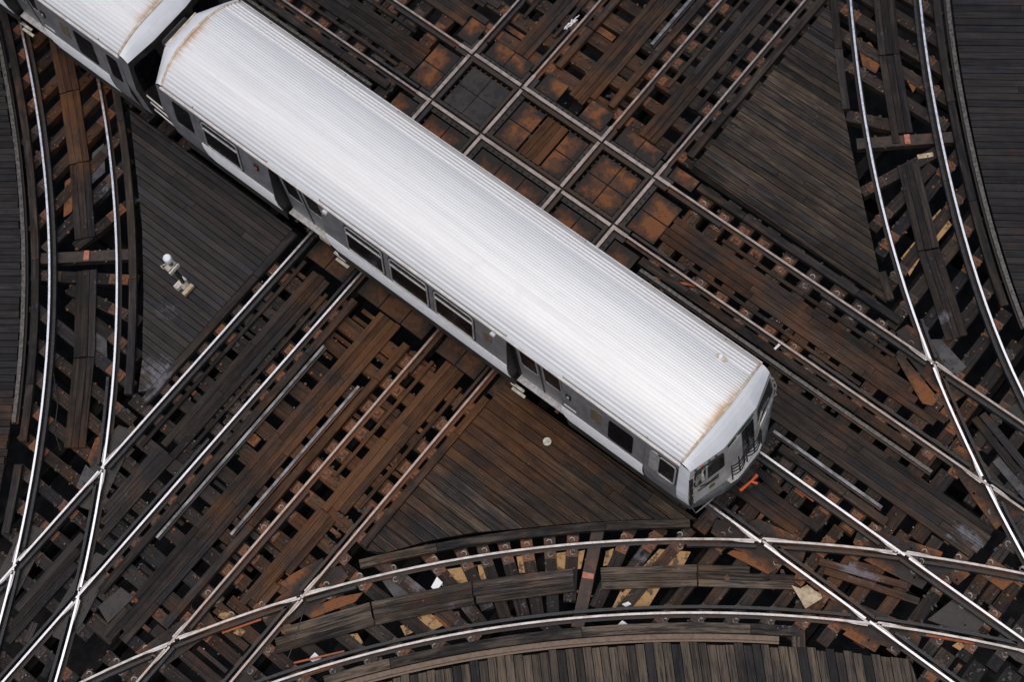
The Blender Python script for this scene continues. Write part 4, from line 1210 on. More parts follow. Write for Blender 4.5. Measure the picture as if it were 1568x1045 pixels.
# loose chips of rust, wood and ballast caught on the ties: nobody could count them
for nm, mt, n, sz, lab in (("rust_chips", 'plate', 1500, (.012, .034), "rust flakes and dirt scattered over the ties"), ("dark_debris", 'dark_plate', 1700, (.014, .05), "dark crumbs and splinters scattered over the ties"), ("pale_grit", 'clip', 260, (.008, .018), "pale grit and litter specks scattered over the ties")):
    mb = MB(); k = 0
    while k < n:
        x, y = R_.uniform(-10, 17.5), R_.uniform(-11.5, 13)
        px, py = to_px((x, y))
        if not (-60 < px < 1630 and -60 < py < 1100): continue
        i, j = int((x - OX) / CELL), int((y - OY) / CELL)
        if not OCC['tie'][i, j] or OCC['top'][i, j]: k += .02; continue
        near = min(min(abs(x - b) for b in BX), min(abs(y - a) for a in AY))
        if near > .45 and R_.random() < .55: continue
        k += 1
        a = R_.uniform(*sz); b_ = a * R_.uniform(.4, 1.0); t = R_.uniform(0, 3.14); c, s_ = math.cos(t), math.sin(t)
        mb.prism([(x + c * u - s_ * v, y + s_ * u + c * v) for u, v in ((-a, -b_), (a * .8, -b_ * .7), (a, b_ * .6), (-a * .5, b_))], -.178, -.158 + R_.uniform(0, .02))
    o = tag(mb.build(nm, M[mt]), lab, "debris", kind="stuff")
# the tan and patched sheets lying between the ties of the curves
TAN = [([(590, 890), (612, 890), (650, 910), (646, 920), (612, 920)], 'grey_plate', "grey sheet with orange rim between ties of the bottom curve"),
       ([(612, 888), (622, 890), (646, 912), (638, 916)], 'tan', "spotted tan sheet beside the grey sheet on the bottom curve"),
       ([(691, 876), (711, 873), (717, 890), (700, 893)], 'tan', "bright tan sheet between ties left of the middle of the curve"),
       ([(735, 870), (748, 868), (750, 886), (738, 886)], 'tan', "small tan sheet between ties, second from the bright tan one"),
       ([(794, 857), (804, 855), (806, 873), (797, 874)], 'tan', "brownish tan sheet under the upper rail, left of middle"),
       ([(852, 853), (865, 851), (864, 872), (854, 873)], 'tan', "clean tan sheet left of the red joint on the bottom curve"),
       ([(885, 850), (893, 848), (889, 867), (884, 868)], 'tan', "narrow tan strip touching the steel tie of the bottom curve"),
       ([(929, 848), (937, 845), (933, 862), (926, 863)], 'tan', "narrow tan strip right of the steel tie"),
       ([(994, 868), (1014, 847), (1046, 850), (1036, 869)], 'tan', "large tan board above the bottom curve walkway, right part"),
       ([(960, 905), (1000, 903), (985, 928), (948, 929)], 'tan', "black spotted tan board below the bottom curve walkway"),
       ([(646, 948), (660, 945), (676, 955), (660, 963)], 'tan', "patched tan sheet below the walkway, left of middle"),
       ([(668, 945), (700, 940), (706, 958), (690, 966)], 'plate', "brown mottled sheet beside the patched tan sheet"),
       ([(617, 961), (628, 958), (634, 966), (622, 971)], 'tan', "small spotted tan sheet near the left end of the curve"),
       ([(534, 976), (546, 974), (552, 984), (541, 988)], 'tan', "little tan scrap at the end of the worn walkway"),
       ([(1428, 335), (1440, 322), (1456, 344), (1436, 368)], 'tan', "rusty tan sheet between ties right of the right walkway"),
       ([(1381, 395), (1400, 372), (1410, 392), (1393, 420)], 'tan', "bright orange tan sheet left of the right walkway"),
       ([(1384, 112), (1396, 108), (1408, 120), (1398, 140)], 'plate', "small rust sheet between ties near the top of the right curve"),
       ([(1315, 70), (1332, 66), (1350, 92), (1340, 110), (1322, 100)], 'plate', "mottled rust sheet left of the top right walkway"),
       ([(142, 236), (158, 222), (160, 262), (140, 280)], 'grey_plate', "speckled grey sheet right of the left curve walkway"),
       ([(146, 500), (162, 515), (163, 548), (143, 540)], 'grey_plate', "speckled grey sheet beside the left curve walkway, lower"),
       ([(100, 280), (112, 272), (110, 322), (98, 330)], 'plate', "long rusty sheet left of the left curve walkway")]
for pts, mat, lab in TAN:
    cx_, cy_ = sum(p[0] for p in pts) / len(pts), sum(p[1] for p in pts) / len(pts)
    kk = (1.5 if mat == 'tan' else 1.25) if cy_ > 600 else 1.1
    mb = MB(); P = [G(cx_ + (x - cx_) * kk, cy_ + (y - cy_) * kk, -.20) for x, y in pts]
    mb.prism(P, -.225, -.20 + R_.uniform(-.008, .008))
    tag(mb.build("loose_sheet", M[mat]), lab, "sheet")
def stick(pa, pb, w, mat, label, name, cat, z=-.12, t=.03):
    mb = MB(); mb.beam(G(*pa, z), G(*pb, z), w, z - t, z); return tag(mb.build(name, M[mat]), label, cat)
stick((1405, 240), (1429, 236), .10, 'card', "pale fresh wood batten between ties of the right curve", "wood_batten", "batten", z=-.15)
stick((462, 1035), (532, 1012), .05, 'orange', "thin orange strip below the lower curve rail, left end", "orange_strip", "strip", z=-.10)
stick((450, 1016), (527, 998), .035, 'orange', "thin orange strip above the guard bar of the lower curve", "orange_strip", "strip", z=-.08)
stick((1418, 973), (1492, 986), .04, 'orange', "thin orange strip under the lower curve rail at right", "orange_strip", "strip", z=-.10)
stick((340, 970), (400, 949), .04, 'orange', "thin orange strip under the upper curve rail, left end", "orange_strip", "strip", z=-.10)
stick((1219, 747), (1246, 768), .04, 'orange', "thin rusty orange strip beside the guard bar ahead of the train", "orange_strip", "strip", z=-.10)
stick((1000, 425), (1066, 438), .05, 'orange', "long rust orange strip beside the roof side rail", "orange_strip", "strip", z=-.09)
stick((1186, 535), (1194, 527), .05, 'white', "little pale blue scrap on the timber beside the train front", "plastic_scrap", "scrap", z=-.03)
def scrap(pts, zs, mat, label, name, cat):
    """a bent thin sheet: picture outline with a height for each corner, and a thickness"""
    top = [(*G(x, y, z), z) for (x, y), z in zip(pts, zs)]
    cx = tuple(sum(q[i] for q in top) / len(top) for i in range(3))
    mb = MB(); n = len(top)
    for i in range(n):
        a, b = top[i], top[(i + 1) % n]
        mb.face([cx, b, a], [(0, 0), (1, 0), (1, 1)])
        lo = lambda q: (q[0], q[1], q[2] - .012)
        mb.face([lo(cx), lo(a), lo(b)], [(0, 0), (1, 0), (1, 1)])
        mb.face([a, b, lo(b), lo(a)], [(0, 0)] * 4)
    return tag(mb.build(name, M[mat], weld=True), label, cat)
scrap([(1212, 897), (1226, 902), (1236, 896), (1247, 905), (1257, 910), (1259, 917), (1233, 933), (1226, 920)], [-.07, -.03, -.08, -.06, -.02, -.06, -.09, -.05], 'card', "torn tan cardboard scrap beside the frog at lower right", "cardboard_scrap", "cardboard")
scrap([(660, 900), (669, 884), (678, 893), (668, 906)], [-.12, -.08, -.12, -.13], 'white', "white square scrap between ties below the big deck", "plastic_scrap", "scrap")
scrap([(472, 1011), (482, 1000), (492, 1009), (482, 1016)], [-.15] * 4, 'white', "white punched plate near the bottom edge of the curve", "plastic_scrap", "scrap")
scrap([(945, 958), (953, 951), (962, 957), (950, 960)], [-.13, -.06, -.12, -.13], 'white', "little white pyramid of paper below the lower curve rail", "paper_scrap", "scrap")
scrap([(952, 926), (962, 922), (967, 926), (958, 930)], [-.15] * 4, 'white', "white torn paper on the spotted tan board", "paper_scrap", "scrap")
scrap([(333, 946), (340, 936), (354, 942), (345, 950)], [-.15] * 4, 'tan', "pale plate just above the left end of the upper curve rail", "metal_scrap", "scrap")
scrap([(357, 970), (366, 961), (377, 967), (369, 976)], [-.15] * 4, 'tan', "pale plate just below the left end of the upper curve rail", "metal_scrap", "scrap")
scrap([(1458, 990), (1468, 983), (1477, 989), (1470, 997)], [-.15] * 4, 'tan', "tan plate below the lower curve rail at lower right", "metal_scrap", "scrap")
scrap([(1107 + 0, 885), (1114, 880), (1119, 886), (1112, 892)], [-.12, -.06, -.10, -.12], 'plate', "small crumpled rusty lump below the bottom curve walkway", "metal_scrap", "scrap")
# the white rag above the train: a few crumpled folds
mb = MB()
for pts in ([(864, 45), (868, 38), (876, 35), (882, 27), (887, 23)], [(869, 48), (867, 42), (874, 39), (880, 33), (884, 30)], [(866, 40), (874, 35), (876, 30)]):
    line = [(*G(x, y, -.15), -.15 + .03 * R_.random()) for x, y in resample(pts, 2.0)]
    mb.tube(line, [.017 * R_.uniform(.5, 1.3) for _ in line], 6)
tag(mb.build("white_rag", M['white'], smooth=True), "crumpled white rag beside the rail at top centre", "rag")
# chalk white paint run on the edge board at top right is in the wood itself; round cap on the big deck
c = G(838, 677, -.07)
mb = MB(); mb.tube([(c[0], c[1], -.072), (c[0], c[1], -.04), (c[0], c[1], -.032)], [.088, .088, .074], 20)
o = tag(mb.build("round_cap", M['cream']), "round cream disc lying on the brown deck below the train", "cap")
mb = MB()
for k in range(3): mb.tube([(c[0] + .025 * math.cos(k * 2.1), c[1] + .025 * math.sin(k * 2.1), -.033), (c[0] + .025 * math.cos(k * 2.1), c[1] + .025 * math.sin(k * 2.1), -.026)], .010, 8)
mb.build("screw_boss", M['plate'], o)

# ------------------------------------------------------------------ the little post signal on the left deck
b = G(284, 441, -.07)
sg = empty("signal_post", (b[0], b[1], -.07), "small cream post signal with a white round top on the left deck", "signal")
mb = MB(); mb.box(b[0] - .17, b[0] + .17, b[1] - .17, b[1] + .17, -.069, -.03); mb.build("base_plate", M['dark_plate'], sg)
mb = MB(); mb.box(b[0] - .16, b[0] - .04, b[1] - .16, b[1] + .14, -.03, .10); mb.build("junction_box", M['cream'], sg)
mb = MB(); mb.box(b[0] + .08, b[0] + .17, b[1] - .16, b[1] + .13, -.03, .06); mb.build("cable_box", M['card'], sg)
mb = MB(); mb.tube([(b[0] - .02, b[1] + .03, -.03), (b[0] - .02, b[1] + .03, 1.12)], .045, 12); mb.build("post", M['guard'], sg, smooth=False)
mb = MB(); mb.tube([(b[0] - .02, b[1] + .03, -.02), (b[0] - .02, b[1] + .03, .16)], [.10, .05], 12); mb.build("foot_collar", M['cream'], sg)
mb = MB(); mb.box(b[0] - .10, b[0] + .03, b[1] - .12, b[1] + .12, 1.02, 1.12); mb.box(b[0] + .045, b[0] + .085, b[1] - .14, b[1] + .14, .98, 1.09); mb.build("cross_arm", M['cream'], sg)
mb = MB(); mb.tube([(b[0] - .02, b[1] + .03, 1.12), (b[0] - .02, b[1] + .03, 1.34)], [.05, .06], 10); mb.build("lamp_neck", M['dull'], sg)
for s_ in (-1, 1):
    mb = MB(); mb.tube([(b[0] - .12, b[1] + s_ * .13, 1.05), (b[0] - .16, b[1] + s_ * .14, 1.15), (b[0] - .09, b[1] + s_ * .10, 1.24), (b[0] - .04, b[1] + .03 + s_ * .04, 1.26)], .013, 6); mb.build("bracket", M['cream'], sg)
mb = MB(); mb.tube([(b[0] - .02, b[1] + .03, 1.34), (b[0] - .02, b[1] + .03, 1.47), (b[0] - .02, b[1] + .03, 1.50)], [.088, .092, .075], 24); mb.build("lamp_head", M['white'], sg)

stick((1222, 966), (1223, 992), .26, 'weathered', "short thick timber stub at the right end of the brown third rail", "timber_stub", "timber", z=-.06, t=.11)
# a few loose cables hanging over the gaps
for pts, lab in (([(78, 545), (88, 620), (83, 660), (92, 690)], "thin loose cable over the gaps beside the left curve"),
                 ([(640, 545), (668, 530), (676, 520)], "thin loose cable in the gap by the train's flank"),
                 ([(1085, 880), (1150, 884), (1225, 889), (1262, 892)], "thin wire strung above the lower curve rail"),
                 ([(150, 800), (165, 806), (175, 798), (190, 802)], "thin loose cable in the gap right of the left frog"),
                 ([(470, 915), (462, 945), (450, 985), (440, 1010)], "thin loose wire over the worn walkway's left end")):
    mb = MB(); mb.tube([(*G(x, y, -.10), -.10 - .03 * R_.random()) for x, y in pts], .011, 5, cap=False)
    tag(mb.build("loose_cable", M['guard']), lab, "cable")

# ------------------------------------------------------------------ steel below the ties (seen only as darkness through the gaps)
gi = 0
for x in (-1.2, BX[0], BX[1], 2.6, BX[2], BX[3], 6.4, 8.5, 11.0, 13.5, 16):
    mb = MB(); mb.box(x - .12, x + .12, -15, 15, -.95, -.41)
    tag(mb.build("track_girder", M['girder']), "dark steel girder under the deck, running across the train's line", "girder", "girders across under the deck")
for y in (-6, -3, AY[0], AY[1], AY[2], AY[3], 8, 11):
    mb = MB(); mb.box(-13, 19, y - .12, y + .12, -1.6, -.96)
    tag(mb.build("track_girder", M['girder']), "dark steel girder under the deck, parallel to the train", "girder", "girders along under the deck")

# ------------------------------------------------------------------ the train: two cars of the same kind
def roof_mat():
    m, nt, p = new_mat("fluted_roof")
    pos = nd(nt, "ShaderNodeNewGeometry").outputs["Position"]
    n1 = noise(nt, scaled(nt, pos, (.35, 9, 3)), 1.0, 5, .6)
    n2 = noise(nt, pos, 2.2, 5, .65)
    col = mixc(nt, mapr(nt, n1, .3, .7), (.82, .806, .785), (.90, .887, .868))
    col = mixc(nt, math_(nt, 'MULTIPLY', mapr(nt, n2, .55, .8), .18), col, (.55, .52, .48))
    col = mixc(nt, math_(nt, 'MULTIPLY', mapr(nt, noise(nt, pos, 7.5, 3, .8), .70, .76), .55), col, (.30, .26, .22))
    col = mixc(nt, math_(nt, 'MULTIPLY', mapr(nt, noise(nt, scaled(nt, pos, (.16, 5, 1)), 1.0, 4, .6), .55, .75), .22), col, (.52, .49, .45))
    ru = attr(nt, "stain")
    nr = noise(nt, scaled(nt, pos, (1.4, 22, 3)), 1.0, 4, .6)
    f = math_(nt, 'MULTIPLY', ru, mapr(nt, math_(nt, 'ADD', nr, math_(nt, 'MULTIPLY', ru, .35)), .48, .80), clamp=True)
    col = mixc(nt, f, col, (.50, .25, .07))
    nt.links.new(col, p.inputs["Base Color"])
    p.inputs["Metallic"].default_value = .36
    nt.links.new(mapr(nt, n2, .3, .7, .33, .42), p.inputs["Roughness"])
    return m
M['roof'] = roof_mat()
M['cap'] = metal('white_fibreglass', (.80, .81, .82), (.86, .865, .875), 0, .42, scale=3)
M['side'] = metal('brushed_side', (.27, .262, .268), (.36, .35, .352), .55, .45, scale=4)
M['belt'] = metal('fluted_belt', (.72, .71, .70), (.82, .81, .80), .05, .42, scale=8)  # paler than the side steel: sky reflection put into the colour
M['skirt'] = metal('shade_dark_skirt', (.026, .023, .020), (.055, .048, .040), .2, .6, scale=5)  # lower side leans inward; its shade is put into the colour
M['rubber'] = metal('black_rubber', (.010, .010, .011), (.02, .02, .02), 0, .5)
M['glass'] = metal('dark_window_glass', (.002, .002, .003), (.005, .005, .007), 0, .28, spec=.12)
M['cab_glass'] = metal('cab_window_glass', (.004, .008, .010), (.010, .020, .022), 0, .10, scale=3, spec=.5)  # teal of the reflection is mixed into the glass colour
M['frame'] = metal('window_frame_metal', (.52, .51, .50), (.72, .70, .68), .6, .4, scale=10)
M['drip'] = metal('drip_rail', (.66, .61, .58), (.82, .78, .75), .2, .45, scale=6)
M['front'] = metal('front_panel_steel', (.44, .415, .38), (.58, .555, .52), .1, .45, scale=2.5)
M['rim'] = metal('grey_rubber_rim', (.060, .062, .066), (.095, .097, .102), 0, .5, scale=6)
M['under'] = metal('underframe_dirt_gap_shade', (.010, .009, .009), (.035, .028, .022), .1, .75, scale=5)
M['gutter'] = metal('rusty_roof_trim', (.42, .30, .19), (.66, .58, .48), .1, .6, scale=9)
M['step'] = metal('step_plate_metal', (.42, .40, .385), (.60, .575, .56), .2, .55, scale=14)
M['sign'] = metal('sign_glass', (.004, .02, .012), (.012, .07, .04), 0, .15, scale=25)

YC = .79
PRF = [(3.30, 1.235), (2.8, 1.31), (2.3, 1.37), (1.85, 1.415), (1.5, 1.40), (1.05, 1.33), (.92, 1.305)]
def half(z):
    for (za, ha), (zb, hb) in zip(PRF[:-1], PRF[1:]):
        if z <= za and z >= zb: return hb + (ha - hb) * (z - zb) / (za - zb)
    return PRF[0][1] if z > PRF[0][0] else PRF[-1][1]
def zroof(Y): return 3.24 + .42 * (1 - min(1, abs(Y) / 1.262) ** 2.7)

def rrect(a0, a1, b0, b1, r, n=4):
    out = []
    for ca, cb, t0 in ((a1 - r, b1 - r, 0), (a0 + r, b1 - r, 1), (a0 + r, b0 + r, 2), (a1 - r, b0 + r, 3)):
        for k in range(n + 1):
            t = (t0 + k / n) * math.pi / 2
            out.append((ca + r * math.cos(t), cb + r * math.sin(t)))
    return out
def skin(mb, outline, F, o0, o1, hole=None, m=0):
    """slab on a curved wall: outline (and optional equal-count hole) in wall coordinates, F(a, b, out) -> point"""
    n = len(outline); U = [(0, 0)] * 4; r = R_.random()
    for i in range(n):
        a, b = outline[i], outline[(i + 1) % n]
        if hole:
            c, d = hole[i], hole[(i + 1) % n]
            mb.face([F(*a, o1), F(*b, o1), F(*d, o1), F(*c, o1)], U, m, r)
            mb.face([F(*d, o0), F(*d, o1), F(*c, o1), F(*c, o0)], U, m, r)
        mb.face([F(*a, o0), F(*b, o0), F(*b, o1), F(*a, o1)], U, m, r)
    if not hole:
        c = (sum(p[0] for p in outline) / n, sum(p[1] for p in outline) / n)
        lp = lambda p, t: (c[0] + (p[0] - c[0]) * t, c[1] + (p[1] - c[1]) * t)
        rings = (1.0, .8, .6, .4, .2)
        for i in range(n):
            a, b = outline[i], outline[(i + 1) % n]
            for t0, t1 in zip(rings[:-1], rings[1:]):
                mb.face([F(*lp(a, t0), o1), F(*lp(b, t0), o1), F(*lp(b, t1), o1), F(*lp(a, t1), o1)], U, m, r)
            mb.face([F(*c, o1), F(*lp(a, .2), o1), F(*lp(b, .2), o1)], [(0, 0)] * 3, m, r)

def set_stain(o, fn):
    me = o.data
    a = me.attributes.new("stain", 'FLOAT', 'POINT')
    loc = world_loc(o)
    a.data.foreach_set("value", [fn(v.co + loc) for v in me.vertices])

def build_car(xo, label, front, rear):
    """front / rear: dicts with arc (roof end at the eave), corner and centre x of the end, and the kind of end"""
    root = empty("train_car", (xo + 3.3, YC, 0), label, "train car")
    X = lambda x: x + xo
    bow = .10
    # ---- fluted roof
    ys, zs = [], []
    y = -1.25
    prof = []
    while y < 1.25:
        rib = .83 < y < 1.17
        pitch = .082 if rib else (.078 if y < -.35 else .054)
        amp = .024 if rib else (.0105 if y < -.35 else (.004 if y < 1.0 else 0))
        for q, h in ((0, 0), (.18, 1), (.52, 1), (.70, 0)):
            yy = y + pitch * q
            if yy < 1.25: prof.append((yy, zroof(yy) + (amp * h if abs(yy) < 1.20 else 0)))
        y += pitch
    prof.append((1.25, zroof(1.25)))
    xr = lambda Y: X(rear['arc']) - bow * (1 - (Y / 1.25) ** 2)
    xf = lambda Y: X(front['arc']) + bow * (1 - (Y / 1.25) ** 2)
    fr = [0, .012, .03, .06, .12, .3, .5, .7, .88, .94, .97, .988, 1]
    mb = MB()
    mb.grid([[(xr(Y) + (xf(Y) - xr(Y)) * t, YC + Y, Z) for Y, Z in prof] for t in fr], flip=True)
    o = mb.build("roof", M['roof'], root, weld=False)
    def st(v):
        Y = v[1] - YC
        d = min(abs(v[0] - xr(Y)), abs(v[0] - xf(Y)))
        side = math.exp(-((Y + .1) / .62) ** 2)
        return (max(0, 1 - d / .30) ** 1.5) * (.18 + .8 * side)
    set_stain(o, st)
    for fn, e, kind in ((xf, 1, front), (xr, -1, rear)):
        mb = MB()
        N = 32
        rows = []
        for k in range(N + 1):
            Y = -1.23 + 2.46 * k / N
            x = fn(Y)
            rows.append([(x - e * .015, YC + Y, zroof(Y) - .01), (x - e * .015, YC + Y, zroof(Y) + .022), (x + e * .035, YC + Y, zroof(Y) + .022), (x + e * .035, YC + Y, zroof(Y) - .01)])
        mb.grid(rows, flip=e < 0)
        mb.build("roof_edge_trim", M['gutter'], root)
    # scalloped ends of the flutes
    # ---- ends: cap, shell and what sits on it
    for e, fn, end in ((1, xf, front), (-1, xr, rear)):
        xa, xc, xm, flat = X(end['arc']), X(end['corner']), X(end['centre']), .50
        def xtop(Y):
            a = abs(Y)
            if a <= flat: return xm
            if a <= 1.235: return xm + (xc - xm) * (a - flat) / (1.235 - flat)
            return xc
        def ztop(Y): return 3.17 - .06 * max(0, (abs(Y) - flat) / .75)
        mb = MB(); rows = []
        N = 40
        for k in range(N + 1):
            Y = -1.235 + 2.47 * k / N
            a = (fn(Y) + e * .02, zroof(Y) + .004); b = (xtop(Y), ztop(Y))
            row_ = []
            for t in (0, .25, .5, .72, .86, .95, 1.0):
                zz = a[1] + (b[1] - a[1]) * t + .05 * math.sin(math.pi * min(1, t)) * (1 if t < 1 else 0)
                row_.append((a[0] + (b[0] - a[0]) * t, YC + Y, zz))
            rows.append(row_)
        mb.grid(rows, flip=e < 0)
        mb.build("end_cap", M['cap'], root, smooth=True)
        # end walls
        if end['kind'] == 'cab':
            ZL = [(3.17, 0, 0), (2.75, .015, .02), (2.0, .05, .05), (1.62, .08, .06), (1.31, .10, .07)]
        else:
            ZL = [(3.17, 0, 0), (2.2, .02, .01), (1.05, .02, .02), (.92, .02, .02)]
        lev = []
        for z, bm_, bc in ZL:
            h = half(min(z, 3.28)) - .004
            zz = [(3.25 if z > 3.1 else z) if i in (0, 5) else z - (.06 if i in (1, 4) and z > 3.1 else 0) for i in range(6)]
            lev.append([(xa, YC - h, zz[0]), (xc + e * bc, YC - h + .015, zz[1]), (xm + e * bm_, YC - flat, zz[2]), (xm + e * bm_, YC + flat, zz[3]), (xc + e * bc, YC + h - .015, zz[4]), (xa, YC + h, zz[5])])
        skinm = [('corner_post', M['cap'] if end['kind'] == 'cab' else M['side']), ('end_panel', M['front'] if end['kind'] == 'cab' else M['under']), ('door_panel', M['front'] if end['kind'] == 'cab' else M['under']),
                 ('end_panel', M['front'] if end['kind'] == 'cab' else M['under']), ('corner_post', M['cap'] if end['kind'] == 'cab' else M['side'])]  # ends at the car gap take a dark colour for its shade
        def facet(seg):
            def F(u, v, off):
                """u from the -y end, v from the bottom (0) to the top (1)"""
                z = ZL[-1][0] + (ZL[0][0] - ZL[-1][0]) * v
                for i in range(len(ZL) - 1):
                    if z >= ZL[i + 1][0] - 1e-9:
                        t = (ZL[i][0] - z) / (ZL[i][0] - ZL[i + 1][0]); break
                A = [Vector(lev[i][seg]).lerp(Vector(lev[i + 1][seg]), t), Vector(lev[i][seg + 1]).lerp(Vector(lev[i + 1][seg + 1]), t)]
                P = A[0].lerp(A[1], u)
                d = (A[1] - A[0]); n = Vector((d.y, -d.x, 0)).normalized()
                if n.x * e < 0: n = -n
                return tuple(P + n * off)
            return F
        for s_ in range(5):
            mb = MB(); mb.grid([[l[s_], l[s_ + 1]] for l in lev], flip=e < 0)
            mb.build(skinm[s_][0], skinm[s_][1], root)
        FL_, FC, FR = facet(1), facet(2), facet(3)
        if end['kind'] == 'cab':
            # left (near) facet
            mb = MB(); skin(mb, rrect(.145, .985, .475, .90, .07), FL_, -.01, .012); mb.build("window_seal", M['rubber'], root)
            mb = MB(); skin(mb, rrect(.175, .96, .505, .875, .06), FL_, 0, .018); w = mb.build("cab_window", M['cab_glass'], root)
            mb = MB(); skin(mb, rrect(.45, .50, .51, .87, .005), FL_, .012, .026); mb.build("window_bar", M['frame'], w)
            for u, mt in ((.16, 'rubber'), (.36, 'red'), (.56, 'sign'), (.76, 'rubber')):
                mb = MB(); skin(mb, rrect(u - .035, u + .035, .935, .965, .012), FL_, -.01, .014); mb.build("marker_light", M[mt], root)
            mb = MB(); mb.tube([FL_(.30, .44, .03), FL_(.52, .415, .05), FL_(.80, .40, .03)], .014, 6); mb.tube([FL_(.24, .37, .03), FL_(.40, .39, .05), FL_(.78, .36, .04)], .012, 6); mb.build("wiper", M['rubber'], root)
            mb = MB(); skin(mb, rrect(.46, .80, .27, .33, .02), FL_, 0, .03); mb.build("hand_hold", M['frame'], root)
            mb = MB(); skin(mb, rrect(.54, .70, .12, .22, .05), FL_, -.005, .004); mb.build("rust_stain", M['frame_brown'], root)
            mb = MB(); skin(mb, rrect(-.005, .09, .04, .78, .01), FL_, -.01, .022); mb.build("corner_gate_plate", M['under'], root)
            for v in (.14, .34, .55, .72):
                mb = MB(); mb.tube([FL_(.10, v, .02), FL_(.115, v + .03, .09), FL_(.13, v, .02)], .013, 6); mb.build("gate_hook", M['frame'], root)
            # centre facet: door with sign, safety gates and step
            mb = MB(); skin(mb, rrect(.10, .90, .885, .955, .03), FC, -.01, .014); mb.build("destination_sign", M['sign'], root)
            mb = MB(); skin(mb, rrect(.12, .52, .02, .83, .05), FC, -.02, .010); mb.build("door_leaf", M['front'], root)
            mb = MB(); skin(mb, rrect(.53, .90, .02, .83, .05), FC, -.02, .008); mb.build("door_window", M['glass'], root)
            mb = MB(); skin(mb, rrect(.70, .72, .02, .83, .005), FC, 0, .02); mb.build("door_edge", M['rubber'], root)
            for k, v in enumerate((.20, .29, .38, .47)):
                for u0, u1 in ((.04, .48), (.52, .97)):
                    pts = [FC(u0 + (u1 - u0) * t / 8, v - .035 * math.sin(math.pi * t / 8), .10 + .06 * math.sin(math.pi * t / 8)) for t in range(9)]
                    mb = MB(); mb.tube(pts, .012, 5); mb.build("gate_chain", M['guard'], root)
            for u in (.04, .27, .50, .74, .97):
                mb = MB(); mb.tube([FC(u, .10, .12), FC(u, .52, .12)], .016, 6); mb.build("gate_bar", M['guard'], root)
            mb = MB(); mb.grid([[FC(0, 0, 0), FC(0, .005, .10)], [FC(.15, 0, 0), FC(.15, .005, .15)], [FC(.85, 0, 0), FC(.85, .005, .15)], [FC(1, 0, 0), FC(1, .005, .10)]], flip=False)
            mb.build("step_plate", M['step'], root)
            # right facet, mostly a big dark window
            mb = MB(); skin(mb, rrect(.06, .92, .40, .88, .06), FR, -.01, .012); w = mb.build("cab_window", M['cab_glass'], root)
            mb = MB(); mb.tube([FR(.10, .36, .03), FR(.4, .42, .05), FR(.75, .37, .04)], .014, 6); mb.build("wiper", M['frame'], root)
            for v in (.20, .42, .62):
                mb = MB(); mb.tube([FR(.95, v, .02), FR(.98, v + .03, .06), FR(1.0, v, .02)], .013, 6); mb.build("gate_hook", M['frame'], root)
            mb = MB(); mb.tube([FR(.99, .75, .02), FR(1.0, .5, .06), FR(.98, .2, .03)], .011, 6); mb.build("gate_cable", M['frame'], root)
            # rounded buffer rim at the foot of the front
            hb = 1.33
            rim = [(xa + .0, -hb), (xc + .08, -hb + .01), (xc + .20, -1.10), (xm + .17, -.66), (xm + .255, -.28), (xm + .255, .28), (xm + .17, .66), (xc + .20, 1.10), (xc + .08, hb - .01), (xa, hb)]
            mb = MB(); rows = [[(x - .30 if 0 < i < 9 else x, YC + y_, 1.305) for i, (x, y_) in enumerate(rim)], [(x - .03, YC + y_, 1.305) for x, y_ in rim], [(x, YC + y_, 1.27) for x, y_ in rim], [(x, YC + y_, 1.06) for x, y_ in rim], [(x - .04, YC + y_, .92) for x, y_ in rim]]
            mb.grid(rows, flip=True); mb.build("buffer_rim", M['rim'], root)
            mb = MB(); mb.prism([(x - .03, YC + y_) for x, y_ in rim], .90, 1.05); mb.build("floor_pan", M['under'], root)
            pts = [(rim[1][0] - .02, YC - hb + .05, 1.0), (rim[1][0] + .10, YC - hb + .02, .93), (rim[2][0] + .05, YC - 1.0, .93), (rim[2][0] + .10, YC - .72, .96), (rim[2][0] + .0, YC - .70, 1.02)]
            mb = MB(); mb.tube(pts, .013, 6); mb.build("grab_rail", M['silver'], root)
            # coupler with its orange levers
            mb = MB(); mb.box(xm - .2, xm + .30, YC - .16, YC + .16, .38, .56); mb.tube([(xm + .28, YC - .1, .48), (xm + .44, YC - .1, .48)], [.10, .05], 10); mb.tube([(xm + .28, YC + .1, .48), (xm + .40, YC + .1, .48)], .11, 10)
            mb.build("coupler", M['under'], root)
            la, lb, lc = G(1133, 752, .62), G(1159, 728, .62), G(1150, 738, .62); ld = G(1160, 741, .62)
            mb = MB(); mb.tube([(*la, .62), (*lc, .64), (*lb, .62)], [.04, .024, .04], 8); mb.tube([(*lc, .63), (*ld, .62)], [.022, .03], 8); mb.build("coupler_lever", M['red'], root)
        else:
            mb = MB(); skin(mb, rrect(.12, .92, .45, .90, .06), FL_ , -.01, .012); mb.build("end_window", M['glass'], root)
            mb = MB(); skin(mb, rrect(.12, .92, .45, .90, .06), FR, -.01, .012); mb.build("end_window", M['glass'], root)
            mb = MB(); skin(mb, rrect(.12, .88, .02, .90, .05), FC, -.01, .010); mb.build("end_door", M['side'], root)
            if e < 0:
                mb = MB(); mb.tube([(xm - .02, YC - .45, 3.16), (xm - .03, YC + .5, 3.16)], .025, 6); mb.build("roof_edge_trim", M['gutter'], root)
            if end.get('rails'):
                for v in (1.75, 1.45, 1.12):
                    mb = MB(); mb.tube([(xc + .01, YC - 1.20, v), (xc + .05, YC - 1.23, v + .02), (xc + .72, YC - 1.26, v - .01)], .018, 6); mb.build("gap_rail", M['drip'], root)
    # ---- side walls, both flanks
    xs0, xs1 = rear['arc'], front['arc']
    SEG = [(xs0, -2.34, False), (-2.335, -.26, True), (1.16, 5.98, True), (7.36, 9.36, True), (9.365, xs1, False)]
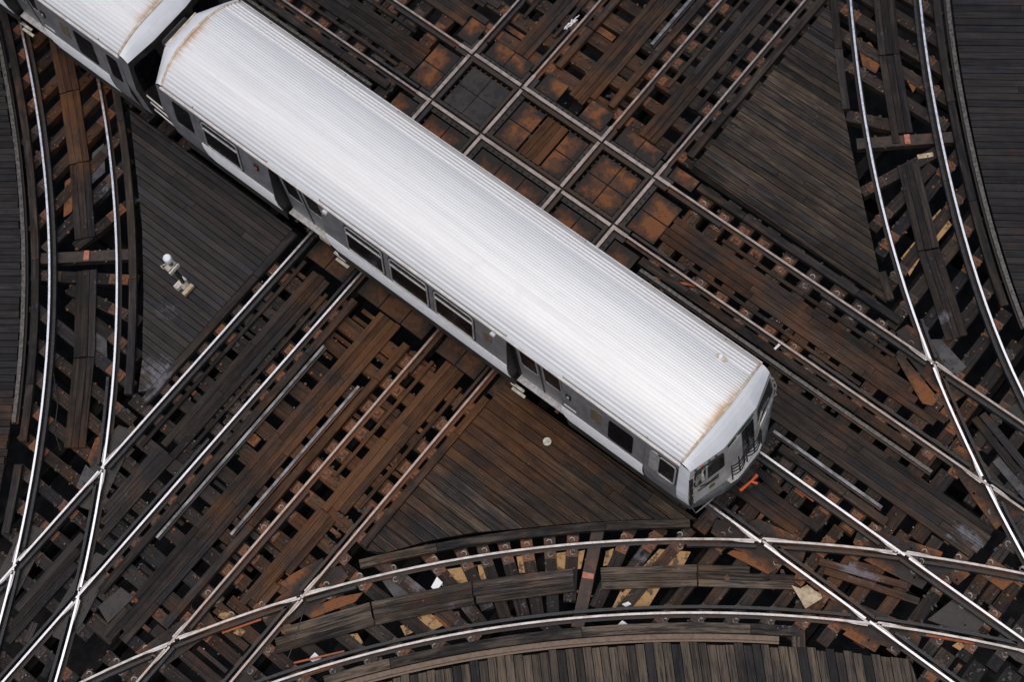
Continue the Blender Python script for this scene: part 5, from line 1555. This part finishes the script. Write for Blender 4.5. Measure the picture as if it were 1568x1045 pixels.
    for sd in (-1, 1):
        def S(x, z, off=0.0, sd=sd): return (X(x), YC + sd * (half(z) + off), z)
        fl = sd > 0
        for x0, x1, belt in SEG:
            zu = [3.30, 3.05, 2.8, 2.55, 2.3, 2.02]
            mb = MB(); mb.grid([[S(x0, z), S(x1, z)] for z in zu], flip=not fl)
            if not belt: mb.grid([[S(x0, z), S(x1, z)] for z in (2.02, 1.85, 1.5, 1.05)], flip=not fl)
            # jamb faces back to the door plane
            for x, ff in ((x0, fl), (x1, not fl)):
                zz = [3.30, 2.8, 2.3, 1.85, 1.5, 1.05]
                mb.grid([[S(x, z), (X(x), YC + sd * 1.17, z)] for z in zz], m=1, flip=ff)
            mb.build("side_panel", [M['side'], M['rubber']], root)
            if belt:
                mb = MB(); rows = []
                z = 2.02; k = 0
                ins0 = lambda z: .05 * (1 - abs(z - 1.55) / .6)
                while z > 1.15:
                    c = .11 * ((2.02 - z) / .97) ** 1.4
                    a = x0 + .004 + c * .9; b_ = x1 - .004 - c * .45
                    rows.append([S(a, z, .004), S(b_, z, .004)]); rows.append([S(a, z - .02, .020), S(b_, z - .02, .020)]); rows.append([S(a, z - .05, .020), S(b_, z - .05, .020)]); rows.append([S(a, z - .07, .004), S(b_, z - .07, .004)])
                    z -= .082
                mb.grid(rows, flip=not fl); mb.build("fluted_belt", M['belt'], root)
                mb = MB(); mb.grid([[S(x0, z), S(x1, z)] for z in (2.02, 1.85, 1.5, 1.05)], flip=not fl); mb.build("belt_backing", M['skirt'], root)
            mb = MB(); mb.grid([[S(x0, z), S(x1, z)] for z in (1.05,)] + [[(X(x0), YC + sd * 1.335, z), (X(x1), YC + sd * 1.335, z)] for z in (.98, .68)], flip=not fl); mb.build("skirt", M['skirt'], root)
        # drip rail under the roof edge
        mb = MB()
        pts = [(X(xs0 - .05), YC + sd * 1.262, 3.20), (X((xs0 + xs1) / 2), YC + sd * 1.262, 3.20), (X(xs1 + .02), YC + sd * 1.262, 3.20)]
        mb.tube(pts, .031, 6); mb.build("drip_rail", M['drip'], root)
        # windows
        def W(x, z, off): return S(x, z, off)
        def window(x0, x1, z0=2.07, z1=3.02, sash=True, frame=True):
            ro, ri = rrect(x0, x1, z0, z1, .09), rrect(x0 + .035, x1 - .035, z0 + .035, z1 - .03, .07)
            mb = MB(); skin(mb, ri, W, -.01, .006); w = mb.build("side_window", M['glass'], root)
            if frame:
                mb = MB(); skin(mb, ro, W, 0, .022, hole=ri); mb.build("frame", M['frame'], w)
                mb = MB(); skin(mb, rrect(x0 - .025, x1 + .025, z0 - .025, z1 + .025, .1), W, 0, .010, hole=ro); mb.build("rubber_seal", M['rubber'], w)
            if sash:
                mb = MB(); skin(mb, rrect(x0 + .036, x1 - .036, 2.77, 2.805, .004), W, .004, .030); mb.build("sash_bar", M['frame'], w)
                mb = MB(); skin(mb, rrect(x0 + .036, x1 - .036, 2.73, 2.748, .004), W, .004, .016); mb.build("sash_bar", M['drip'], w)
        window(-2.16, -1.12); window(1.80, 2.80); window(2.97, 3.98); window(4.14, 5.16)
        window(8.46, 9.12, 2.08, 2.95, sash=False, frame=False)
        window(-3.03, -2.45, 2.16, 3.0, sash=False, frame=False)
        if front['kind'] == 'cab':
            mb = MB(); skin(mb, rrect(9.48, 9.70, 2.16, 2.96, .08), W, -.01, .010); mb.build("cab_shutter", M['frame'], root)
            window(9.68, 10.11, 2.14, 2.96, sash=False)
        else: window(9.45, 9.85, 2.1, 2.96, sash=False, frame=False)
        # small fittings on the flank
        for x, z, mt in ((-.61, 2.78, 'red'), (7.53, 2.66, 'frame')):
            mb = MB(); skin(mb, rrect(x - .055, x + .055, z - .10, z + .10, .015), W, -.01, .03); i_ = mb.build("indicator_box", M['rubber'], root)
            mb = MB(); skin(mb, rrect(x - .03, x + .03, z - .05, z + .02, .012), W, .03, .042); mb.build("lens", M[mt], i_)
        for x, z0, z1, w_ in ((8.20, 2.44, 2.88, .13), (5.52, 2.55, 2.86, .10)):
            mb = MB(); skin(mb, rrect(x - w_, x + w_, z0, z1, .01), W, -.005, .010); mb.build("notice_panel", M['frame_brown'], root)
        mb = MB(); skin(mb, rrect(7.42, 7.72, 2.13, 2.19, .005), W, -.005, .008); mb.build("sticker", M['drip'], root)
        for x in (1.30, 5.66):
            mb = MB(); skin(mb, rrect(x - .055, x + .055, 2.97, 3.05, .02), W, -.01, .05); mb.build("door_lamp", M['white'], root)
        # doors: two leaves in a recess, a bright sill, pillars
        for dx in (-.16, 6.08):
            D = lambda x, z, off, dx=dx, sd=sd: (X(dx + x), YC + sd * (1.19 + off - .02 * (3.2 - z) * 0), z)
            for a0, a1 in ((.02, .60), (.61, 1.19)):
                mb = MB(); skin(mb, rrect(a0, a1, 1.14, 3.22, .01), D, -.04, .0); lf = mb.build("door_leaf", M['side'], root)
                mb = MB(); skin(mb, rrect(a0 + .10, a1 - .08, 2.0, 2.95, .07), D, -.01, .006); mb.build("door_glass", M['glass'], lf)
                mb = MB(); skin(mb, rrect(a0 + .075, a1 - .055, 1.975, 2.975, .09), D, -.005, .012, hole=rrect(a0 + .10, a1 - .08, 2.0, 2.95, .07)); mb.build("glass_frame", M['frame'], lf)
            mb = MB(); skin(mb, rrect(.59, .62, 1.14, 3.2, .005), D, -.01, .012); mb.build("door_edge", M['rubber'], root)
            mb = MB(); y0, y1 = sorted((YC + sd * 1.17, YC + sd * 1.315)); mb.box(X(dx - .02), X(dx + 1.24), y0, y1, 1.07, 1.115)
            for k in range(9): mb.box(X(dx + .05 + k * .125), X(dx + .11 + k * .125), YC + sd * 1.25 - .02, YC + sd * 1.25 + .02, 1.115, 1.128)
            mb.build("door_sill", M['step'], root)
            mb = MB(); mb.box(X(dx - .10), X(dx + 1.32), *sorted((YC + sd * 1.0, YC + sd * 1.13)), .90, 1.06); mb.build("skirt", M['skirt'], root)
            mb = MB(); mb.box(X(dx - .11), X(dx + 1.33), *sorted((YC + sd * 1.12, YC + sd * 1.165)), 1.0, 3.28); mb.build("door_pocket", M['rubber'], root)
    # ---- under the floor
    mb = MB(); mb.box(X(xs0 - .1), X(xs1 + .1), YC - 1.12, YC + 1.12, .72, .99); mb.build("underframe", M['under'], root)
    for x0, x1, w_, z0, nm in ((1.3, 2.3, 1.18, .38, "equipment_box"), (2.6, 3.4, 1.15, .42, "equipment_box"), (3.7, 4.6, 1.2, .36, "equipment_box"), (6.15, 6.95, 1.16, .40, "resistor_box")):
        mb = MB(); mb.box(X(x0), X(x1), YC - w_, YC + w_, z0, .74)
        for k in range(int((x1 - x0) / .07)):
            for sd in (-1, 1): mb.box(X(x0 + .03 + .07 * k), X(x0 + .06 + .07 * k), *sorted((YC + sd * w_, YC + sd * (w_ + .02))), z0 + .05, .70)
        mb.build(nm, M['under'], root)
    for xb in (-.6, 7.55):
        mb = MB()
        for sd in (-1, 1):
            y0, y1 = sorted((YC + sd * .98, YC + sd * 1.12))
            mb.prism([(X(xb - 1.3), y0), (X(xb + 1.3), y0), (X(xb + 1.3), y1), (X(xb - 1.3), y1)], .36, .56)
        mb.box(X(xb - .2), X(xb + .2), YC - .98, YC + .98, .40, .66)
        bg_ = mb.build("bogie", M['under'], root)
        for dx in (-.95, .95):
            for sd in (-1, 1):
                yy = YC + sd * (GA / 2 - .02) - (YC - .7525)
                mb = MB(); mb.tube([(X(xb + dx), yy - .06, .358), (X(xb + dx), yy + .06, .358)], .355, 28); mb.build("wheel", M['rail_side'], bg_)
        for sd in (-1,):
            for k, z in ((0, .40), (1, .30)):
                x0 = xb + (-.28 if xb > 0 else 2.02)
                x0 = 6.05 if xb > 0 else 1.60
                sx, sy = (G(521, 392.5, .60), G(524, 402.5, .48))[k] if xb < 0 else (G(792.5, 592.7, .60), G(794, 601.5, .48))[k]
                mb = MB(); mb.box(X(sx - .17), X(sx + .17), sy - .03, sy + .03, .60 - .12 * k - .03, .60 - .12 * k)
                mb.build("contact_shoe_bar", M['cream'], bg_)
        mb = MB(); mb.box(X(xb + 1.1), X(xb + 1.4), YC - 1.24, YC - 1.12, .55, .66); mb.build("brake_box", M['gutter'], bg_)
        for k in range(5):
            mb = MB(); mb.tube([(X(xb - .6 + .33 * k), YC - 1.14, .5), (X(xb - .6 + .33 * k), YC - 1.24, .47)], .05, 8); mb.build("journal_cap", M['rail_side'], bg_)
    # dark inner core so no light passes through between the shells
    mb = MB(); mb.box(X(xs0 + .05), X(xs1 - .05), YC - 1.10, YC + 1.10, 1.0, 3.15); mb.build("inner_shell", M['rubber'], root)
    return root

FRONT = dict(arc=10.15, corner=10.37, centre=10.60, kind='cab')
REAR = dict(arc=-3.20, corner=-3.44, centre=-3.84, kind='gap')
car = build_car(0.0, "silver train car with white ribbed roof, cab front toward the lower right", FRONT, REAR)
PREV = dict(arc=9.94, corner=10.16, centre=10.27, kind='gap', rails=True)
car2 = build_car(-14.41, "second silver train car, mostly cut off at the top left corner", PREV, REAR)
# little fittings on the roof of the first car
f = G(1105, 550, 3.5)
mb = MB(); mb.prism([(f[0] + .13 * math.cos(t) * (1.0), f[1] + .055 * math.sin(t)) for t in np.linspace(0, 2 * math.pi, 16, endpoint=False)], zroof(f[1] - YC) - .01, zroof(f[1] - YC) + .02)
ft = mb.build("roof_fitting", M['gutter'], car)
mb = MB(); mb.tube([(f[0] - .02, f[1], zroof(f[1] - YC) + .02), (f[0] - .02, f[1], zroof(f[1] - YC) + .075)], [.05, .04], 10); mb.build("antenna_dome", M['white'], ft)
